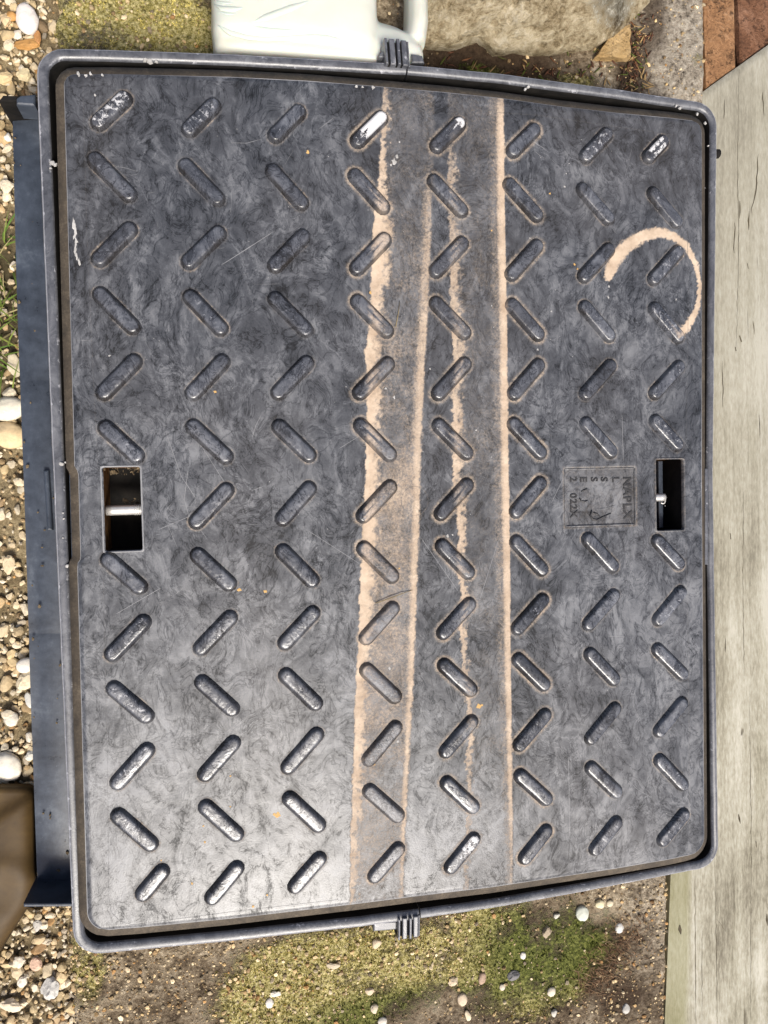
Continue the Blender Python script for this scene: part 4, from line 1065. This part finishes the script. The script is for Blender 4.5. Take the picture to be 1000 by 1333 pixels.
# ------------------------------------------------------------------ timber, bricks
tz = .0
def grid_poly(pa, pb, pc, pd, nu, nv):
    """bilinear patch over four plan corners"""
    o = []
    for i in range(nu + 1):
        for j in range(nv + 1):
            u, v = i / nu, j / nv
            x = (1 - u) * ((1 - v) * pa[0] + v * pd[0]) + u * ((1 - v) * pb[0] + v * pc[0]); y = (1 - u) * ((1 - v) * pa[1] + v * pd[1]) + u * ((1 - v) * pb[1] + v * pc[1])
            o.append((x, y))
    return o
A, B_ = P2(860, 1500, tz), P2(1110, 1500, tz); Cc, D = P2(1140, -42, tz), P2(915, 119, tz)
nu, nv = 26, 220
gp = grid_poly(A, B_, Cc, D, nu, nv); v = []; f = []
for k, (x, y) in enumerate(gp):
    i, j = divmod(k, nv + 1); e = min(i, nu - i); zz_ = tz + (fbm(x, y * .08, 60, 4) - .5) * .0022
    if e == 0: zz_ -= .0015
    if j in (0, nv): zz_ -= .002
    v.append((x, y, float(zz_)))
for i in range(nu):
    for j in range(nv): a = i * (nv + 1) + j; f.append((a, a + nv + 1, a + nv + 2, a + 1))
loopi = [i * (nv + 1) for i in range(nu + 1)] + [nu * (nv + 1) + j for j in range(1, nv + 1)] + [i * (nv + 1) + nv for i in range(nu - 1, -1, -1)] + [j for j in range(nv - 1, 0, -1)]
b0 = len(v); v += [(v[i][0], v[i][1], -.06) for i in loopi]; n = len(loopi)
f += [(loopi[i], b0 + i, b0 + (i + 1) % n, loopi[(i + 1) % n]) for i in range(n)]
va = np.array(v); pyv = np.interp(va[:, 1], [P2(900, 1333, 0)[1], P2(950, 0, 0)[1]], [1333, 0])
xr_ = (va[:, 0] - sleeper_x(va[:, 1]))
o = mesh_obj('timber_sleeper', v, f, M['wood'], None, True, {'moss': 1.35 * (1 - sstep(.012, .028, xr_)) * sstep(700, 1150, pyv) + .12, 'grey': .38 + .62 * (1 - sstep(250, 1150, pyv))}); sharp(o, 50)
tag(o, 'pale weathered timber sleeper along the right side with greenish left edge', 'sleeper')

timber = o
m = MB()
def crack(pts, wd):
    q = [P2(*p, tz) for p in pts]; q2 = polyline(q, .004); v = []; f = []
    for i, p in enumerate(q2):
        t = i / (len(q2) - 1); wv = wd * (.25 + .75 * math.sin(math.pi * t)) * rnd.uniform(.5, 1.3); jx = rnd.gauss(0, .00025)
        h = tz + (float(fbm(p[0], p[1] * .08, 60, 4)) - .5) * .0022 + .00025
        v += [(p[0] - wv + jx, p[1], h), (p[0] + wv + jx, p[1], h)]
    m.add(v, [(2 * i, 2 * i + 1, 2 * i + 3, 2 * i + 2) for i in range(len(q2) - 1)])
for pts, wd in [([(962, 90), (960, 200), (961, 330), (958, 460)], .00022), ([(987, 200), (984, 250), (977, 278)], .0005), ([(963, 262), (962, 285)], .0009), ([(975, 275), (974, 300)], .0006), ([(956, 290), (955, 330)], .0004), ([(993, 120), (995, 150)], .0005), ([(943, 130), (942, 155)], .0004), ([(973, 343), (974, 350)], .0009), ([(980, 418), (982, 436)], .0004), ([(963, 437), (965, 445)], .0022), ([(957, 452), (958, 457)], .0016),
                 ([(968, 640), (967, 760), (969, 880)], .00025), ([(950, 694), (951, 702)], .0018), ([(961, 1060), (964, 1072)], .0013), ([(984, 1095), (985, 1103)], .0014), ([(885, 1204), (886, 1216)], .0014), ([(932, 1196), (945, 1212)], .0003), ([(976, 900), (978, 1100), (977, 1330)], .0002), ([(931, 1140), (933, 1333)], .0002), ([(905, 1140), (906, 1333)], .0003), ([(914, 1200), (914, 1333)], .0002), ([(998, 1190), (999, 1205)], .0012), ([(988, 540), (989, 570)], .0004), ([(940, 470), (941, 530)], .0003), ([(945, 830), (944, 850)], .0004)]: crack(pts, wd)
M['crack'] = m_simple('dark_split_wood', (.035, .026, .014), (.10, .08, .045), .95)
tag(m.build('crack', M['crack'], timber, False), kind='stuff')
def slab_prism(name, poly, z0, z1, mat, label, cat, bev=.003, sub=True):
    m = MB(); m.prism(poly, z0, z1, bev); o = m.build(name, mat, None, False)
    bm = bmesh.new(); bm.from_mesh(o.data)
    bmesh.ops.triangulate(bm, faces=[f for f in bm.faces if len(f.verts) > 4])
    bmesh.ops.subdivide_edges(bm, edges=[e for e in bm.edges if e.calc_length() > .006], cuts=3, use_grid_fill=True)
    for q in bm.verts: q.co += Vector((rnd.gauss(0, 1), rnd.gauss(0, 1), rnd.gauss(0, 1))) * .0005
    bm.to_mesh(o.data); bm.free(); return tag(o, label, cat)
zb = -.003
slab_prism('brick', [P2(919, 117, zb), P2(960, 89, zb), P2(952, -110, zb), P2(914, -110, zb)], -.06, zb, M['brick'], 'orange brick at the top right, left of the dark joint and touching the timber end', 'brick')
slab_prism('brick', [P2(964, 86, zb), P2(1060, 18, zb), P2(1050, -110, zb), P2(957, -110, zb)], -.06, zb - .001, M['redbrick'], 'red brown brick in the top right corner beyond the timber end', 'brick')
# ------------------------------------------------------------------ rock and fragment
zr = .007
outl = [P2(*p, zr) for p in [(545, 48), (556, 56), (585, 60), (622, 49), (633, 56), (645, 65), (672, 62), (700, 67), (725, 68), (745, 62), (775, 60), (800, 47), (825, 24), (845, 4), (858, -40), (850, -100), (800, -150), (690, -170), (590, -150), (548, -90), (538, 0)]]
def dense(poly, k):
    o = []; n = len(poly)
    for i in range(n):
        a, b = poly[i], poly[(i + 1) % n]
        for q in range(k): t = q / k; o.append((a[0] + (b[0] - a[0]) * t, a[1] + (b[1] - a[1]) * t))
    return o
do = dense(outl, 7); n = len(do); cx = sum(p[0] for p in do) / n; cy = sum(p[1] for p in do) / n
v = []; f = []; lv = [(.90, -.020), (.955, -.006), (.985, .001), (1.0, zr)] + [(1 - .96 * t, zr + .036 * math.sin(min(1, t * 1.3) * math.pi / 2)) for t in np.linspace(.03, 1, 26)]
li = []
for s_, zc in lv:
    for i, p in enumerate(do):
        x, y = cx + (p[0] - cx) * s_, cy + (p[1] - cy) * s_
        nz = float((fbm(x * 1.0, y * 1.6, 30, 5) - .6) * .018 + (.5 - abs(fbm(x, y * 1.4, 55, 4) - .5) * 2) * .007 + (fbm(x, y, 150, 3) - .5) * .007) * min(1, (1 - s_) * 3.5) if zc > .0071 else 0
        jx = float(fbm(x + zc, y, 120, 3) - .5) * .005
        v.append((x + jx, y + jx, zc + nz)); li.append(float(near(np.array(x), np.array(y), 775, 12, .045, zr, .03)))
v.append((cx, cy, zr + .036)); li.append(0)
for k in range(len(lv) - 1):
    for i in range(n): f.append((k * n + i, k * n + (i + 1) % n, (k + 1) * n + (i + 1) % n, (k + 1) * n + i))
f += [((len(lv) - 1) * n + i, (len(lv) - 1) * n + (i + 1) % n, len(v) - 1) for i in range(n)]
tag(mesh_obj('rock', v, f, M['rock'], None, True, {'lichen': np.array(li)}), 'large rough buff rock lying at the top, right of the plastic jug', 'rock')
zt_ = .006
slab_prism('stone_fragment', [P2(776, 72, zt_), P2(822, 75, zt_), P2(822, 30, zt_), P2(800, 40, zt_)], -.012, zt_, M['tile'], 'ochre angular stone fragment under the right end of the rock', 'stone fragment', .002)

# ------------------------------------------------------------------ jug
def jug():
    e = empty('plastic_jug', (0, 0, 0)); tag(e, 'milky white plastic jug lying behind the frame, handle at its right', 'jug')
    zc = .030
    bm = bmesh.new()
    def loft(secs):
        rings = []
        for (cx, cy, rx, rz, ez) in secs:
            ring = []
            for k in range(40):
                t = 2 * math.pi * k / 40; c, s = math.cos(t), math.sin(t); pw = ez
                ring.append(bm.verts.new((cx + rx * math.copysign(abs(c) ** pw, c), cy, zc + rz * math.copysign(abs(s) ** pw, s))))
            rings.append(ring)
        for a, b in zip(rings, rings[1:]):
            for k in range(40): bm.faces.new((a[k], a[(k + 1) % 40], b[(k + 1) % 40], b[k]))
        bm.faces.new(rings[0]); bm.faces.new(list(reversed(rings[-1])))
    zt = .060
    xl0 = P2(276, 40, .045)[0]; xb = P2(492, 40, .045)[0]; xf = P2(550, 60, .035)[0]
    y0 = P2(400, 74, .05)[1]
    cb, rb = (xl0 + xb) / 2, (xb - xl0) / 2
    cf, rf = (xl0 + xf) / 2, (xf - xl0) / 2
    loft([(cb, y0 + .006, rb * .96, .026, .42), (cb, y0 + .014, rb, .030, .40), (cb, y0 + .10, rb, .030, .45), (cb, y0 + .17, rb * .96, .030, .5), (cb, y0 + .215, rb * .6, .03, .7), (cb - .01, y0 + .24, .02, .02, 1), (cb - .01, y0 + .262, .02, .02, 1)])
    loft([(cf, y0, rf * .965, .019, .42), (cf, y0 + .004, rf * .99, .022, .42), (cf, y0 + .016, rf, .022, .45), (cf - .003, y0 + .026, rf * .97, .020, .55), (cf - .008, y0 + .034, rf * .90, .015, .7)])
    hp = [P(538, 62, .030), P(541, 35, .030), P(541, 0, .030), P(540, -45, .030), P(534, -110, .030), P(515, -170, .030), P(480, -210, .030)]
    me = bpy.data.meshes.new('body'); bm.to_mesh(me); bm.free()
    m = MB(); m.v = [tuple(q.co) for q in me.vertices]; m.f = [tuple(p.vertices) for p in me.polygons]
    m.tube([h for h in hp], [.0085, .0090, .0085, .0085, .0085, .0085, .0085], 12, 1.9)
    # flowing ridges moulded into the face
    zz_ = .0715
    def rd(pts, r): m.tube([P(*p, zz_) for p in pts], r, 8)
    o = m.build('body', M['jug'], e, True)
    mod = o.modifiers.new('fuse', 'REMESH'); mod.mode = 'VOXEL'; mod.voxel_size = .0016
    sm = o.modifiers.new('smooth', 'SMOOTH'); sm.iterations = 9; sm.factor = .6
    dg = bpy.context.evaluated_depsgraph_get(); new = bpy.data.meshes.new_from_object(o.evaluated_get(dg)); o.modifiers.clear(); o.data = new
    new.polygons.foreach_set('use_smooth', [True] * len(new.polygons))
    from mathutils.bvhtree import BVHTree
    bvh = BVHTree.FromPolygons([q.co[:] for q in new.vertices], [tuple(p.vertices) for p in new.polygons])
    def ridge(pts, r, flat=.45):
        P3 = []
        for (a, b), (c, d) in zip(pts, pts[1:]):
            for k in range(6):
                q = P(a + (c - a) * k / 6, b + (d - b) * k / 6, .07); hit = bvh.ray_cast(CAM, (q - CAM).normalized())
                if hit[0]: P3.append(hit[0] - Vector((0, 0, r * .1)))
        m = MB(); rr = [r * min(1, .15 + i / 6, .15 + (len(P3) - 1 - i) / 6) for i in range(len(P3))]; m.tube(P3, rr, 8, flat); m.build('moulded_ridge', M['jug'], e)
    ridge([(284, 32), (300, 42), (320, 47), (345, 50), (375, 49), (405, 47), (425, 48), (440, 52), (450, 60)], .0024)
    ridge([(405, 0), (375, 12), (345, 23), (327, 29)], .0024)
    ridge([(327, 33), (345, 38), (370, 40), (400, 39)], .002)
    ridge([(279, 5), (290, 11), (305, 12), (320, 9)], .002); ridge([(283, 14), (296, 18), (312, 18)], .0010); ridge([(279, 0), (292, 4), (308, 3)], .0011)
    m = MB(); yc = y0 + .258; m.tube([(cb - .01, yc, zc), (cb - .01, yc + .002, zc), (cb - .01, yc + .022, zc), (cb - .01, yc + .024, zc)], [.023, .024, .024, .021], 24); m.build('cap', M['jug'], e, False)
jug()

# ------------------------------------------------------------------ brown sheet at lower left
def sack():
    z0 = .010
    pts = [(-60, 1018), (-20, 1020), (44, 1024), (47, 1090), (48, 1140), (40, 1176), (20, 1208), (0, 1240), (-60, 1300)]
    v = []; f = []; NU, NV = 26, 40
    for j in range(NV + 1):
        py = 1020 + (1300 - 1020) * j / NV
        xrt = np.interp(py, [1020, 1028, 1090, 1140, 1176, 1208, 1240, 1300], [43, 45.5, 47, 48.5, 40, 20, 0, -60])
        for i in range(NU + 1):
            s = i / NU; px = -95 + (xrt + 95) * s
            h = .012 + .004 * math.sin((py - 1020) / 90)
            cr = (py - (1056 - px * .62)); h += .0035 * (1 if cr > 0 else -.2) * min(1, abs(cr) / 10)         # upper fold
            fold = np.hypot((px - 5) / 60, (py - 1165) / 55); h += .0022 * math.exp(-((fold - .62) / .30) ** 2) * (1 if py > 1120 else max(0, (py - 1080) / 40))
            h -= .010 * s ** 14
            if j == 0: h -= .006
            q = P(px, py, -.004 + h); v.append(tuple(q))
    for j in range(NV):
        for i in range(NU): a = j * (NU + 1) + i; f.append((a + NU + 1, a + NU + 2, a + 1, a))
    o = mesh_obj('brown_sheet', v, f, M['sack'])
    so_ = o.modifiers.new('thick', 'SOLIDIFY'); so_.thickness = .0012; so_.offset = -1
    tag(o, 'glossy brown folded plastic sheet at lower left beside the frame flange', 'plastic sheet')
sack()
